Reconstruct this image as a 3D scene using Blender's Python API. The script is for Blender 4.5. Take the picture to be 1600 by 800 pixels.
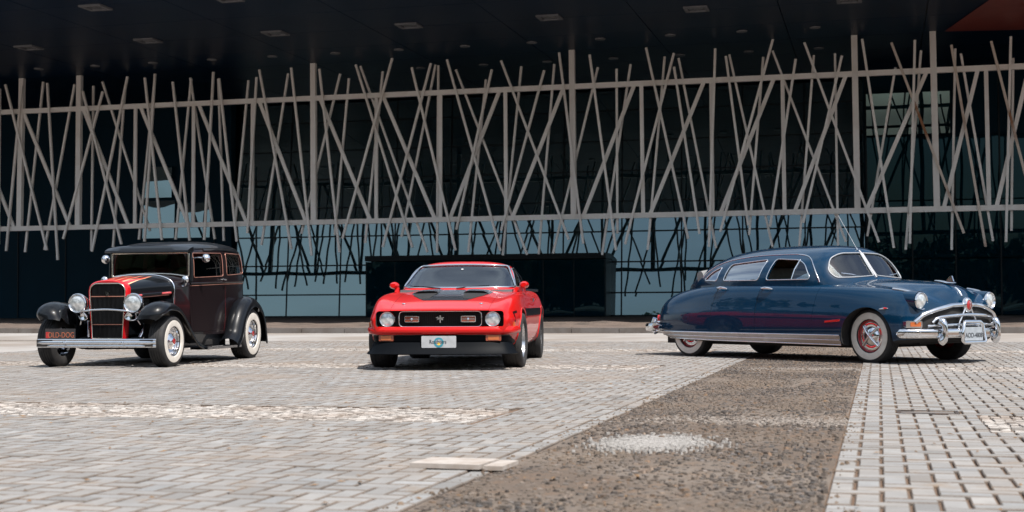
import bpy, bmesh, math, random
import numpy as np
from mathutils import Vector, Matrix
from mathutils.bvhtree import BVHTree
from mathutils.geometry import delaunay_2d_cdt

for o in list(bpy.data.objects): bpy.data.objects.remove(o)
rnd = random.Random(7)
S = bpy.context.scene
COL = S.collection
R = math.radians

# ---------------------------------------------------------------- camera
CAM_H = 0.76
cd = bpy.data.cameras.new('camera'); cam = bpy.data.objects.new('camera', cd); COL.objects.link(cam)
cd.sensor_width = 36; cd.lens = 36 * 2200 / 1600; cd.clip_start = .05; cd.clip_end = 3000
_p = math.atan((473 - 400) / 2200); _r = math.atan(.0056)
_f = Vector((0, math.cos(_p), math.sin(_p))); _x0 = Vector((1, 0, 0)); _u0 = _x0.cross(_f)
_x = math.cos(_r) * _x0 - math.sin(_r) * _u0; _u = math.sin(_r) * _x0 + math.cos(_r) * _u0
cam.matrix_world = Matrix(((_x.x, _u.x, -_f.x, 0), (_x.y, _u.y, -_f.y, 0), (_x.z, _u.z, -_f.z, CAM_H), (0, 0, 0, 1)))
cd.dof.use_dof = True; cd.dof.focus_distance = 17.6; cd.dof.aperture_fstop = 4.0
S.camera = cam
# ---------------------------------------------------------------- light
SUN = Vector((.28, -.42, .86)).normalized()
w = bpy.data.worlds.new('World'); S.world = w; w.use_nodes = True
nt = w.node_tree; nt.nodes.clear()
sky = nt.nodes.new('ShaderNodeTexSky'); sky.sky_type = 'NISHITA'; sky.sun_disc = False
sky.sun_elevation = math.asin(SUN.z); sky.sun_rotation = math.atan2(SUN.x, SUN.y)
sky.air_density = 1.0; sky.dust_density = 2.5; sky.ozone_density = 1.0
bg = nt.nodes.new('ShaderNodeBackground'); bg.inputs[1].default_value = .085
wo = nt.nodes.new('ShaderNodeOutputWorld')
# thin high cloud drawn over the whole dome
tcw = nt.nodes.new('ShaderNodeTexCoord'); nzw = nt.nodes.new('ShaderNodeTexNoise'); nzw.inputs['Scale'].default_value = 2.3; nzw.inputs['Detail'].default_value = 6
mpw = nt.nodes.new('ShaderNodeMapping'); mpw.inputs['Scale'].default_value = (1, 1, 2.2); nt.links.new(tcw.outputs['Generated'], mpw.inputs[0]); nt.links.new(mpw.outputs[0], nzw.inputs['Vector'])
rgw = nt.nodes.new('ShaderNodeMapRange'); rgw.inputs[1].default_value = .38; rgw.inputs[2].default_value = .66; rgw.inputs[3].default_value = .05; rgw.inputs[4].default_value = .70; nt.links.new(nzw.outputs['Fac'], rgw.inputs[0])
mxw = nt.nodes.new('ShaderNodeMix'); mxw.data_type = 'RGBA'; mxw.inputs[7].default_value = (6.6, 7.6, 8.4, 1); nt.links.new(rgw.outputs[0], mxw.inputs[0]); nt.links.new(sky.outputs[0], mxw.inputs[6])
nt.links.new(mxw.outputs[2], bg.inputs[0]); nt.links.new(bg.outputs[0], wo.inputs[0])
sd = bpy.data.lights.new('sun', 'SUN'); sd.energy = 4.2; sd.angle = R(.55); sd.color = (1, .955, .90)
so = bpy.data.objects.new('sun', sd); COL.objects.link(so); so.location = (0, 0, 60)
so.rotation_euler = SUN.to_track_quat('Z', 'Y').to_euler()
S.view_settings.view_transform = 'Standard'; S.view_settings.look = 'None'
S.view_settings.exposure = 0.88; S.view_settings.gamma = 1; S.view_settings.use_curve_mapping = False

# ---------------------------------------------------------------- materials
def mat(name, col=(.5, .5, .5), rough=.5, rand=None, metal=0., coat=0., emis=None, spec=None, noise=None, bump=None, trans=0., ior=None, alpha=None, coatr=.03, sheen=0):
    m = bpy.data.materials.new(name); m.use_nodes = True
    n = m.node_tree.nodes; l = m.node_tree.links; b = n['Principled BSDF']
    b.inputs['Base Color'].default_value = (*col, 1); b.inputs['Roughness'].default_value = rough
    b.inputs['Metallic'].default_value = metal; b.inputs['Coat Weight'].default_value = coat
    b.inputs['Coat Roughness'].default_value = coatr
    b.inputs['Transmission Weight'].default_value = trans
    if ior: b.inputs['IOR'].default_value = ior
    if spec is not None: b.inputs['Specular IOR Level'].default_value = spec
    if emis: b.inputs['Emission Color'].default_value = (*emis[:3], 1); b.inputs['Emission Strength'].default_value = emis[3]
    tc = n.new('ShaderNodeTexCoord')
    if noise:   # (scale, second colour, detail, lo, hi[, rough variation])
        t = n.new('ShaderNodeTexNoise'); t.inputs['Scale'].default_value = noise[0]; t.inputs['Detail'].default_value = noise[2]
        l.new(tc.outputs['Object'], t.inputs['Vector'])
        r = n.new('ShaderNodeMapRange'); r.inputs[1].default_value = noise[3]; r.inputs[2].default_value = noise[4]
        l.new(t.outputs['Fac'], r.inputs[0])
        mx = n.new('ShaderNodeMix'); mx.data_type = 'RGBA'
        mx.inputs[6].default_value = (*col, 1); mx.inputs[7].default_value = (*noise[1], 1)
        l.new(r.outputs[0], mx.inputs[0]); l.new(mx.outputs[2], b.inputs['Base Color'])
        if len(noise) > 5:
            r2 = n.new('ShaderNodeMapRange'); r2.inputs[3].default_value = rough; r2.inputs[4].default_value = noise[5]
            l.new(t.outputs['Fac'], r2.inputs[0]); l.new(r2.outputs[0], b.inputs['Roughness'])
    if rand and noise:   # tone differs a little from piece to piece
        oi = n.new('ShaderNodeObjectInfo'); rr = n.new('ShaderNodeMapRange'); rr.inputs[3].default_value = rand[0]; rr.inputs[4].default_value = rand[1]; l.new(oi.outputs['Random'], rr.inputs[0])
        vm = n.new('ShaderNodeVectorMath'); vm.operation = 'SCALE'; l.new(mx.outputs[2], vm.inputs[0]); l.new(rr.outputs[0], vm.inputs['Scale']); l.new(vm.outputs[0], b.inputs['Base Color'])
    if bump:
        t2 = n.new('ShaderNodeTexNoise'); t2.inputs['Scale'].default_value = bump[0]; t2.inputs['Detail'].default_value = 4
        l.new(tc.outputs['Object'], t2.inputs['Vector'])
        bp = n.new('ShaderNodeBump'); bp.inputs['Strength'].default_value = bump[1]; bp.inputs['Distance'].default_value = bump[2]
        l.new(t2.outputs['Fac'], bp.inputs['Height']); l.new(bp.outputs[0], b.inputs['Normal'])
    return m

def glass_mat(name, tint, refl=.12, rough=0.0):
    # thin pane: clear tinted transparency with a mirror coat that grows towards grazing angles
    m = bpy.data.materials.new(name); m.use_nodes = True; n = m.node_tree.nodes; l = m.node_tree.links; n.clear()
    o = n.new('ShaderNodeOutputMaterial'); mx = n.new('ShaderNodeMixShader'); tr = n.new('ShaderNodeBsdfTransparent')
    gl = n.new('ShaderNodeBsdfGlossy'); lw = n.new('ShaderNodeFresnel'); lw.inputs[0].default_value = 1.5
    ad = n.new('ShaderNodeMath'); ad.operation = 'ADD'; ad.inputs[1].default_value = refl
    tr.inputs[0].default_value = (*tint, 1); gl.inputs['Roughness'].default_value = rough; gl.inputs[0].default_value = (.95, .97, 1, 1)
    l.new(lw.outputs[0], ad.inputs[0]); l.new(ad.outputs[0], mx.inputs[0]); l.new(tr.outputs[0], mx.inputs[1]); l.new(gl.outputs[0], mx.inputs[2]); l.new(mx.outputs[0], o.inputs[0])
    return m

# ---------------------------------------------------------------- objects
def tag(o, label=None, cat=None, group=None, kind=None):
    if label: o['label'] = label
    if cat: o['category'] = cat
    if group: o['group'] = group
    if kind: o['kind'] = kind
    return o

def empty(name, loc=(0, 0, 0), rz=0.):
    o = bpy.data.objects.new(name, None); COL.objects.link(o); o.location = loc; o.rotation_euler = (0, 0, rz)
    o.empty_display_size = .2
    return o

def link(name, me, m=None, parent=None, smooth=None):
    if m is not None and not me.materials:
        for k in (m if isinstance(m, (list, tuple)) else [m]): me.materials.append(k)
    o = bpy.data.objects.new(name, me); COL.objects.link(o)
    if parent: o.parent = parent
    if smooth is not None: shade(me, smooth)
    return o

def shade(me, ang=35):
    if ang <= 0: return
    me.polygons.foreach_set('use_smooth', [True] * len(me.polygons))
    if ang < 180: me.set_sharp_from_angle(angle=R(ang))

class MB:
    """collects vertices and faces"""
    def __init__(s): s.v = []; s.f = []; s.c = []
    def add(s, vs, fs):
        o = len(s.v); s.v += [tuple(map(float, p)) for p in vs]; s.f += [tuple(i + o for i in f) for f in fs]; return s
    def box(s, c, d, rz=0., ax=None):
        dx, dy, dz = d[0] / 2, d[1] / 2, d[2] / 2; cs, sn = math.cos(rz), math.sin(rz); vs = []
        for z in (-dz, dz):
            for x, y in ((-dx, -dy), (dx, -dy), (dx, dy), (-dx, dy)):
                vs.append((c[0] + cs * x - sn * y, c[1] + sn * x + cs * y, c[2] + z))
        return s.add(vs, [(3, 2, 1, 0), (4, 5, 6, 7), (0, 1, 5, 4), (1, 2, 6, 5), (2, 3, 7, 6), (3, 0, 4, 7)])
    def grid(s, P, cu=False, cv=False, flip=False):
        P = np.asarray(P, float); n, m = P.shape[:2]; fs = []
        for i in range(n if cu else n - 1):
            for j in range(m if cv else m - 1):
                a, b, c, d = i * m + j, ((i + 1) % n) * m + j, ((i + 1) % n) * m + (j + 1) % m, i * m + (j + 1) % m
                fs.append((a, d, c, b) if flip else (a, b, c, d))
        return s.add(P.reshape(-1, 3), fs)
    def tube(s, pts, r, n=8, closed=False, caps=True, sx=1., up=None):
        pts = [Vector(p) for p in pts]; N = len(pts); rr = r if hasattr(r, '__len__') else [r] * N; P = []
        nrm = None
        for i, p in enumerate(pts):
            t = (pts[(i + 1) % N] - pts[i - 1]) if closed else (pts[min(i + 1, N - 1)] - pts[max(i - 1, 0)])
            t.normalize()
            if up is not None: nrm = Vector(up)
            elif nrm is None: nrm = Vector((0, 0, 1)) if abs(t.z) < .9 else Vector((1, 0, 0))
            nrm = (nrm - t * nrm.dot(t)).normalized(); b = t.cross(nrm)
            P.append([p + rr[i] * (math.cos(2 * math.pi * k / n) * nrm + sx * math.sin(2 * math.pi * k / n) * b) for k in range(n)])
        o = len(s.v)
        s.grid([[tuple(q) for q in row] for row in P], cu=closed, cv=True)
        if caps and not closed:
            s.f.append(tuple(o + k for k in range(n))); s.f.append(tuple(o + (N - 1) * n + k for k in reversed(range(n))))
        return s
    def lathe(s, prof, n=32, axis='y', c=(0, 0, 0), flip=False):
        P = []
        for (r_, h) in prof:
            row = []
            for k in range(n):
                a = 2 * math.pi * k / n; p, q = r_ * math.cos(a), r_ * math.sin(a)
                row.append({'y': (c[0] + p, c[1] + h, c[2] + q), 'x': (c[0] + h, c[1] + p, c[2] + q), 'z': (c[0] + p, c[1] + q, c[2] + h)}[axis])
            P.append(row)
        return s.grid(P, cv=True, flip=flip)
    def prism(s, outline, h, axis='y', a=0., b=1.):
        """outline of 2-D points extruded along an axis from a to b"""
        n = len(outline); vs = []
        for t in (a, b):
            for (p, q) in outline: vs.append({'y': (p, t, q), 'x': (t, p, q), 'z': (p, q, t)}[axis])
        fs = [tuple(range(n - 1, -1, -1)), tuple(range(n, 2 * n))] + [(i, (i + 1) % n, n + (i + 1) % n, n + i) for i in range(n)]
        return s.add(vs, fs)
    def mesh(s, name, fix=True):
        me = bpy.data.meshes.new(name); me.from_pydata(s.v, [], s.f)
        if fix:
            bm = bmesh.new(); bm.from_mesh(me); bmesh.ops.recalc_face_normals(bm, faces=bm.faces); bm.to_mesh(me); bm.free()
        me.update(); return me
    def build(s, name, m=None, parent=None, smooth=35, fix=True):
        return link(name, s.mesh(name, fix), m, parent, smooth)

def copy_tree(o, parent=None):
    c = o.copy(); COL.objects.link(c); c.parent = parent
    for ch in o.children: copy_tree(ch, c)
    return c

def baked(o):
    dg = bpy.context.evaluated_depsgraph_get(); dg.update()
    me = bpy.data.meshes.new_from_object(o.evaluated_get(dg), depsgraph=dg)
    o.modifiers.clear(); old = o.data; o.data = me
    return o

def boolean(o, cutters, op='DIFFERENCE'):
    """cutters: meshes in the object's own space"""
    tmp = []
    for me in cutters:
        c = bpy.data.objects.new('cutter', me); COL.objects.link(c)
        c.parent = o.parent
        md = o.modifiers.new('b', 'BOOLEAN'); md.operation = op; md.object = c; md.solver = 'EXACT'; tmp.append(c)
    baked(o)
    for c in tmp: bpy.data.objects.remove(c)
    return o

def pchip(xs, ys):
    xs = np.asarray(xs, float); ys = np.asarray(ys, float); h = np.diff(xs); d = np.diff(ys) / h
    m = np.zeros(len(xs)); m[0] = d[0]; m[-1] = d[-1]
    for i in range(1, len(xs) - 1):
        if d[i - 1] * d[i] > 0:
            w1 = 2 * h[i] + h[i - 1]; w2 = h[i] + 2 * h[i - 1]; m[i] = (w1 + w2) / (w1 / d[i - 1] + w2 / d[i])
    def f(x):
        i = int(np.clip(np.searchsorted(xs, x) - 1, 0, len(xs) - 2)); t = (min(max(x, xs[0]), xs[-1]) - xs[i]) / h[i]
        return float((2*t**3-3*t**2+1)*ys[i] + (t**3-2*t**2+t)*h[i]*m[i] + (-2*t**3+3*t**2)*ys[i+1] + (t**3-t**2)*h[i]*m[i+1])
    return f

def spline(pts, n=8, closed=False):
    """Catmull-Rom through points of any dimension"""
    P = [np.asarray(p, float) for p in pts]; N = len(P); out = []
    for i in range(N if closed else N - 1):
        p1, p2 = P[i], P[(i + 1) % N]
        p0 = P[i - 1] if (closed or i) else 2 * p1 - p2
        p3 = P[(i + 2) % N] if (closed or i + 2 < N) else 2 * p2 - p1
        for k in range(n):
            t = k / n
            out.append(.5 * (2 * p1 + (p2 - p0) * t + (2*p0 - 5*p1 + 4*p2 - p3) * t*t + (3*p1 - p0 - 3*p2 + p3) * t**3))
    if not closed: out.append(P[-1])
    return out

def rounded(pts, r, n=5):
    """polygon with rounded corners"""
    out = []; N = len(pts); rr = r if hasattr(r, '__len__') else [r] * N
    for i in range(N):
        a, b, c = np.array(pts[i - 1], float), np.array(pts[i], float), np.array(pts[(i + 1) % N], float)
        u = (a - b) / np.linalg.norm(a - b); v = (c - b) / np.linalg.norm(c - b)
        q = min(rr[i], .45 * np.linalg.norm(a - b), .45 * np.linalg.norm(c - b)); p0, p1 = b + u * q, b + v * q
        for k in range(n + 1):
            t = k / n; out.append(tuple((1-t)**2 * p0 + 2*t*(1-t) * b + t*t * p1))
    return out

def densify(pts, step, closed=True):
    out = []; N = len(pts)
    for i in range(N if closed else N - 1):
        a, b = np.array(pts[i], float), np.array(pts[(i + 1) % N], float); k = max(1, int(np.linalg.norm(b - a) / step))
        for j in range(k): out.append(tuple(a + (b - a) * j / k))
    if not closed: out.append(tuple(pts[-1]))
    return out

def inset(pts, d):
    """shrinks a polygon by d (d < 0 grows it)"""
    P = [np.array(p, float) for p in pts]; N = len(P)
    A = .5 * sum(P[i][0] * P[(i+1) % N][1] - P[(i+1) % N][0] * P[i][1] for i in range(N)); sg = 1 if A > 0 else -1; out = []
    for i in range(N):
        t = P[(i + 1) % N] - P[i - 1]; t = t / (np.linalg.norm(t) + 1e-9); out.append(tuple(P[i] + sg * d * np.array([-t[1], t[0]])))
    return out

class Drape:
    """finds points on a body surface by casting rays at it"""
    def __init__(s, me): s.b = BVHTree.FromPolygons([v.co[:] for v in me.vertices], [p.vertices[:] for p in me.polygons])
    def hit(s, mode, p, q):
        if mode == 'L': o, d = Vector((p, 3, q)), Vector((0, -1, 0))
        elif mode == 'R': o, d = Vector((p, -3, q)), Vector((0, 1, 0))
        elif mode == 'F': o, d = Vector((5, p, q)), Vector((-1, 0, 0))
        elif mode == 'B': o, d = Vector((-5, p, q)), Vector((1, 0, 0))
        else: o, d = Vector((p, q, 4)), Vector((0, 0, -1))
        h = s.b.ray_cast(o, d)
        if h[0] is None:
            h = s.b.find_nearest(o + d * 2.2); return h[0], h[1]
        n = h[1] if h[1].dot(d) < 0 else -h[1]
        return h[0], n
    def path(s, mode, pts, off=0.): 
        out = []
        for (p, q) in pts:
            h, n = s.hit(mode, p, q); out.append(h + n * off)
        return out
    def tube(s, mb, mode, pts, r, off=0., closed=False, n=6, sx=1.): return mb.tube(s.path(mode, pts, off), r, n, closed, sx=sx)
    def panel(s, mb, mode, outline, off=.003, thick=.008, step=.04):
        """a thin sheet that follows the body inside an outline"""
        ol = densify(outline, step); P = np.array(ol); lo, hi = P.min(0), P.max(0); pts = [Vector(p) for p in ol]; n0 = len(pts)
        for x in np.arange(lo[0] + step / 2, hi[0], step):
            for y in np.arange(lo[1] + step / 2, hi[1], step):
                ins = False; j = n0 - 1
                for i in range(n0):
                    if (P[i][1] > y) != (P[j][1] > y) and x < (P[j][0]-P[i][0])*(y-P[i][1])/(P[j][1]-P[i][1])+P[i][0]: ins = not ins
                    j = i
                if ins and np.min(np.abs(P[:, 0] - x) + np.abs(P[:, 1] - y)) > step * .45: pts.append(Vector((x, y)))
        v, e, f, *_ = delaunay_2d_cdt(pts, [(i, (i + 1) % n0) for i in range(n0)], [list(range(n0))], 1, 1e-6)
        top = []; bot = []
        for p in v:
            h, n = s.hit(mode, p.x, p.y); top.append(h + n * off); bot.append(h + n * (off - thick))
        N = len(v); fs = [tuple(q) for q in f] + [tuple(i + N for i in reversed(q)) for q in f]
        cnt = {}
        for q in f:
            for i in range(len(q)): a, b = q[i], q[(i + 1) % len(q)]; cnt[(a, b)] = 1
        for (a, b) in cnt:
            if (b, a) not in cnt: fs.append((b, a, a + N, b + N))
        return mb.add([tuple(p) for p in top + bot], fs)

# ================================================================ the setting
AN = R(14.6); UX = Vector((math.cos(AN), -math.sin(AN), 0)); VX = Vector((math.sin(AN), math.cos(AN), 0))
def uv(u, v, z=0.): return UX * u + VX * v + Vector((0, 0, z))
ROT = -AN     # facade frame: local x = along the facade, local y = away from the camera
def frame(name): return empty(name, (0, 0, 0), ROT)

def attr_mat(name, base, rough, noise_sc, dark, stain=None, bump=(60, .3, .004)):
    """procedural stone: per piece tint from a colour attribute times the object colour, plus grain and stains"""
    m = bpy.data.materials.new(name); m.use_nodes = True; n = m.node_tree.nodes; l = m.node_tree.links; b = n['Principled BSDF']
    b.inputs['Roughness'].default_value = rough; b.inputs['Specular IOR Level'].default_value = .3
    at = n.new('ShaderNodeAttribute'); at.attribute_name = 'Col'; oi = n.new('ShaderNodeObjectInfo'); geo = n.new('ShaderNodeNewGeometry')
    m1 = n.new('ShaderNodeMix'); m1.data_type = 'RGBA'; m1.blend_type = 'MULTIPLY'; m1.inputs[0].default_value = 1
    l.new(at.outputs['Color'], m1.inputs[6]); l.new(oi.outputs['Color'], m1.inputs[7])
    m2 = n.new('ShaderNodeMix'); m2.data_type = 'RGBA'; m2.blend_type = 'MULTIPLY'; m2.inputs[0].default_value = 1; m2.inputs[7].default_value = (*base, 1)
    l.new(m1.outputs[2], m2.inputs[6]); last = m2.outputs[2]
    for (sc, lo, hi, col, det, fac) in [(noise_sc, .35, .75, dark, 5, .55)] + (stain or []):
        t = n.new('ShaderNodeTexNoise'); t.inputs['Scale'].default_value = sc; t.inputs['Detail'].default_value = det; l.new(geo.outputs['Position'], t.inputs['Vector'])
        r = n.new('ShaderNodeMapRange'); r.inputs[1].default_value = lo; r.inputs[2].default_value = hi; r.inputs[4].default_value = fac; l.new(t.outputs['Fac'], r.inputs[0])
        x = n.new('ShaderNodeMix'); x.data_type = 'RGBA'; l.new(last, x.inputs[6]); x.inputs[7].default_value = (*col, 1); l.new(r.outputs[0], x.inputs[0]); last = x.outputs[2]
    l.new(last, b.inputs['Base Color'])
    t = n.new('ShaderNodeTexNoise'); t.inputs['Scale'].default_value = bump[0]; t.inputs['Detail'].default_value = 5; l.new(geo.outputs['Position'], t.inputs['Vector'])
    bp = n.new('ShaderNodeBump'); bp.inputs['Strength'].default_value = bump[1]; bp.inputs['Distance'].default_value = bump[2]; l.new(t.outputs['Fac'], bp.inputs['Height']); l.new(bp.outputs[0], b.inputs['Normal'])
    return m

M = {}
M['paver'] = attr_mat('paver concrete', (.216, .210, .203), .85, 9, (.155, .146, .137), [(.55, .52, .68, (.19, .145, .11), 4, .5), (3.2, .60, .74, (.19, .125, .07), 6, .55), (140, .55, .75, (.31, .30, .29), 2, .35)])
M['joint'] = attr_mat('joint sand', (.135, .088, .060), .95, 30, (.08, .052, .036), None, (90, .8, .01))
M['white_stone'] = attr_mat('white limestone', (.36, .34, .32), .8, 12, (.36, .32, .29), [(1.6, .45, .66, (.24, .185, .145), 5, .6)])
M['dirt'] = attr_mat('earth and grit', (.112, .085, .066), .95, 22, (.080, .063, .051), [(.9, .42, .62, (.165, .138, .115), 6, .75), (5.5, .5, .68, (.145, .096, .064), 6, .7)], (45, 1., .02))
M['basalt'] = attr_mat('basalt chips', (.098, .083, .073), .8, 30, (.062, .051, .044), [(1.1, .46, .64, (.165, .128, .098), 5, .8)])
M['debris'] = attr_mat('stone chips and dry leaves', (.15, .125, .105), .9, 40, (.08, .065, .052), None)
M['far_pave'] = attr_mat('far paving', (.31, .30, .29), .9, 1.2, (.25, .22, .195), [(.22, .42, .6, (.17, .135, .105), 5, .7), (.9, .45, .7, (.19, .17, .155), 6, .6)])
M['bed'] = attr_mat('earth bed', (.115, .088, .073), .95, 2.2, (.165, .125, .10), [(.8, .5, .65, (.06, .05, .043), 6, .7)], (14, 1., .04))
M['kerb'] = mat('kerb granite', (.12, .108, .10), .85, noise=(3, (.085, .07, .06), 6, .4, .7))
M['bar'] = mat('cream painted steel', (.93, .875, .83), .5, rand=(.88, 1.), noise=(1.4, (.78, .69, .62), 6, .50, .85), bump=(8, .1, .01))
M['rust'] = mat('rusting cream steel', (.70, .60, .52), .7, noise=(.55, (.30, .13, .06), 5, .5, .62))
M['soffit'] = mat('dark soffit metal', (.006, .019, .046), .36, spec=.06, noise=(.6, (.005, .015, .038), 3, .3, .7))
M['soffit_red'] = mat('red soffit metal', (.30, .06, .045), .45, noise=(1.5, (.24, .045, .035), 3, .3, .7))
M['dark_wall'] = mat('dark cladding', (.0005, .019, .034), .5, spec=.08, noise=(.8, (.001, .022, .040), 3, .3, .7))
M['frame'] = mat('black aluminium', (.002, .007, .011), .4, spec=.2)
M['fixture'] = mat('lamp housing', (.19, .195, .21), .5, noise=(4, (.14, .14, .155), 3, .3, .7))
M['fixture_glass'] = mat('unlit lamp glass', (.10, .105, .12), .25)
M['roof'] = mat('roof sheet', (.35, .35, .36), .6)
def facade_glass(name, tint, refl):
    m = mat(name, (.0005, .014, .024), .012, spec=0); n = m.node_tree.nodes; l = m.node_tree.links; b = n['Principled BSDF']
    o = n['Material Output']; g = n.new('ShaderNodeBsdfGlossy'); g.inputs[0].default_value = (*tint, 1); g.inputs['Roughness'].default_value = .004
    mx = n.new('ShaderNodeMixShader'); f = n.new('ShaderNodeFresnel'); f.inputs[0].default_value = 1.5; ad = n.new('ShaderNodeMath'); ad.inputs[1].default_value = refl
    l.new(f.outputs[0], ad.inputs[0]); l.new(ad.outputs[0], mx.inputs[0]); l.new(b.outputs[0], mx.inputs[1]); l.new(g.outputs[0], mx.inputs[2]); l.new(mx.outputs[0], o.inputs[0])
    return m
M['mirror_glass'] = facade_glass('coated facade glass', (.66, .90, .95), .15)
M['dark_glass'] = facade_glass('dark entrance glass', (.22, .40, .44), .0)

def color_attr(me, cols):
    """one colour per face"""
    a = me.color_attributes.new('Col', 'FLOAT_COLOR', 'CORNER'); data = []
    for p, c in zip(me.polygons, cols): data += list((*c, 1)) * p.loop_total
    a.data.foreach_set('color', data)

def plain(me): color_attr(me, [(1, 1, 1)] * len(me.polygons))

# ---- ground: one sheet to the horizon, paving on it
gm = MB(); gm.add([(-900, -700, -.013), (900, -700, -.013), (900, 1500, -.020), (-900, 1500, -.013)], [(0, 1, 2, 3)])
g = gm.build('ground', M['joint'], None, 0, False); plain(g.data); tag(g, 'sandy ground under the paving', 'ground', kind='structure')

BW = .1066; G0, G1 = -1.71, -.21; BANDS = [(8.62, 9.82), (15.72, 16.86), (21.4, 22.5)]
def in_band(u, v): return (u < -2.5 or u > .62) and any(a < v < b for a, b in BANDS)
def visible(u, v): 
    p = uv(u, v); return 3.2 < p.y and abs(p.x) < .385 * p.y + 1.6 and v < 27
bricks = []
ZONES = [(-30, G0 - BW), (G1, 30)]
def clip(u0, u1, v0, v1, border=False):
    """trims a paver against the strip, the white bands, the drain and the slab"""
    if not border:
        for (a, b) in ZONES:
            if u0 < b - .001 and u1 > a + .001: u0, u1 = max(u0, a), min(u1, b); break
        else: return None
        for (a, b) in BANDS:
            if v0 < b and v1 > a:
                if u1 <= -2.5 or u0 >= .62:
                    if v0 < a - .02: v1 = min(v1, a)
                    elif v1 > b + .02: v0 = max(v0, b)
                    else: return None
                elif u0 < -2.5: u0 = -2.5
                elif u1 > .62: u1 = .62
    c = ((u0 + u1) / 2, (v0 + v1) / 2)
    if .1 < c[0] < .52 and 9.88 < c[1] < 10.16: return None
    if -2.08 < c[0] < -1.72 and 6.22 < c[1] < 6.50: return None
    if u1 - u0 < .02 or v1 - v0 < .02: return None
    return (round(u0, 4), round(u1, 4), round(v0, 4), round(v1, 4))
for iu in range(-130, 115):
    for iv in range(28, 254):
        k = (iu - iv) % 4
        if k == 0: e = (iu, iu + 2, iv, iv + 1)
        elif k == 3: e = (iu, iu + 1, iv, iv + 2)
        else: continue
        e = [q * BW for q in e]
        if not visible((e[0] + e[1]) / 2, (e[2] + e[3]) / 2): continue
        c = clip(*e)
        if c: bricks.append(c)
for iv in range(15, 127):                                            # border courses along the strip
    for u in (G0 - BW,):
        v = iv * 2 * BW + (.07 if u > G0 else 0)
        if visible(u, v):
            c = clip(u, u + BW, v, v + 2 * BW, True)
            if c: bricks.append(c)
def brick_tint(u, v):
    t = rnd.gauss(1, .10); h = rnd.gauss(0.002, .016)
    if rnd.random() < .05: t *= .8
    return (t * (1 + h), t, t * (1 - h))
def brick_shape(b):
    hx, hy = (b[1] - b[0]) / 2 - .0066, (b[3] - b[2]) / 2 - .0060; e = .0052
    return [(-hx, -hy, -.04), (hx, -hy, -.04), (hx, hy, -.04), (-hx, hy, -.04), (-hx, -hy, -e), (hx, -hy, -e), (hx, hy, -e), (-hx, hy, -e),
            (-hx + e, -hy + e, 0), (hx - e, -hy + e, 0), (hx - e, hy - e, 0), (-hx + e, hy - e, 0)]
def mid(b): return ((b[0] + b[1]) / 2, (b[2] + b[3]) / 2)
BF = [(0, 1, 5, 4), (1, 2, 6, 5), (2, 3, 7, 6), (3, 0, 4, 7), (4, 5, 9, 8), (5, 6, 10, 9), (6, 7, 11, 10), (7, 4, 8, 11), (8, 9, 10, 11)]
def dark_edges(t):
    """the arrises and sides of a paver are tinted darker and browner than its top"""
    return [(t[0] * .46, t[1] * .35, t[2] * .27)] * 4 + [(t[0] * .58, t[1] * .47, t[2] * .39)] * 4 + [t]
def in_frame(b):
    p = uv(*mid(b)); x = p.x / p.y; return abs(x) < .36 and p.y > 5.05
paving = frame('paving'); tag(paving, 'pale concrete block paving laid in herringbone', 'paving', kind='structure')
near = sorted([b for b in bricks if in_frame(b)], key=lambda b: uv(*mid(b)).length)[:300]; nearset = set(near)
shared = {}
for b in near:
    kk = (round(b[1] - b[0], 3), round(b[3] - b[2], 3))
    if kk not in shared: shared[kk] = MB().add(brick_shape(b), BF).mesh('paver', False); color_attr(shared[kk], dark_edges((1, 1, 1)))
    c = mid(b); p = link('paver', shared[kk], M['paver'], paving); p.location = (c[0], c[1], rnd.gauss(0, .0015) - .002)
    p.rotation_euler = (rnd.gauss(0, .006), rnd.gauss(0, .006), rnd.gauss(0, .006)); p.color = (*brick_tint(*c), 1)
pm = MB(); pc = []
for b in bricks:
    if b in nearset: continue
    vs = np.array(brick_shape(b)); tx, ty, rz = rnd.gauss(0, .006), rnd.gauss(0, .006), rnd.gauss(0, .006)
    vs[:, 2] += vs[:, 0] * tx + vs[:, 1] * ty + rnd.gauss(0, .0015) - .002
    x, y = vs[:, 0].copy(), vs[:, 1].copy(); c = mid(b); vs[:, 0] = x - rz * y + c[0]; vs[:, 1] = y + rz * x + c[1]
    pm.add(vs, BF); bt = brick_tint(*c); pc += dark_edges(bt)
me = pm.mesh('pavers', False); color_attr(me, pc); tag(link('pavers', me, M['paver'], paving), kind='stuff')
# white limestone bands
for (a, b) in BANDS:
    mb = MB(); cc = []
    for v in np.arange(a + .03, b - .02, .058):
        for u in np.arange(-14, 9, .066):
            if u > -2.52 and u < .62: continue
            if not visible(u, v) or rnd.random() < .06 + .5 * (min(v - a, b - v) < .07): continue
            s_ = .058 / 2 - .004; z = rnd.gauss(0, .004) - .003; q = []
            for (sx, sy) in ((-1, -1), (1, -1), (1, 1), (-1, 1)): q.append((u + sx * s_ * 1.1 + rnd.gauss(0, .006), v + sy * s_ + rnd.gauss(0, .006)))
            mb.add([(x, y, -.04) for x, y in q] + [(x, y, z + rnd.gauss(0, .002)) for x, y in q], [(0, 1, 5, 4), (1, 2, 6, 5), (2, 3, 7, 6), (3, 0, 4, 7), (4, 5, 6, 7)])
            t = rnd.gauss(1, .10) * (.72 if rnd.random() < .12 else 1); cc += [(t, t * .985, t * .965)] * 5
    me = mb.mesh('white_stone_band', False); color_attr(me, cc); tag(link('white_stone_band', me, M['white_stone'], paving), kind='stuff')
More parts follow.
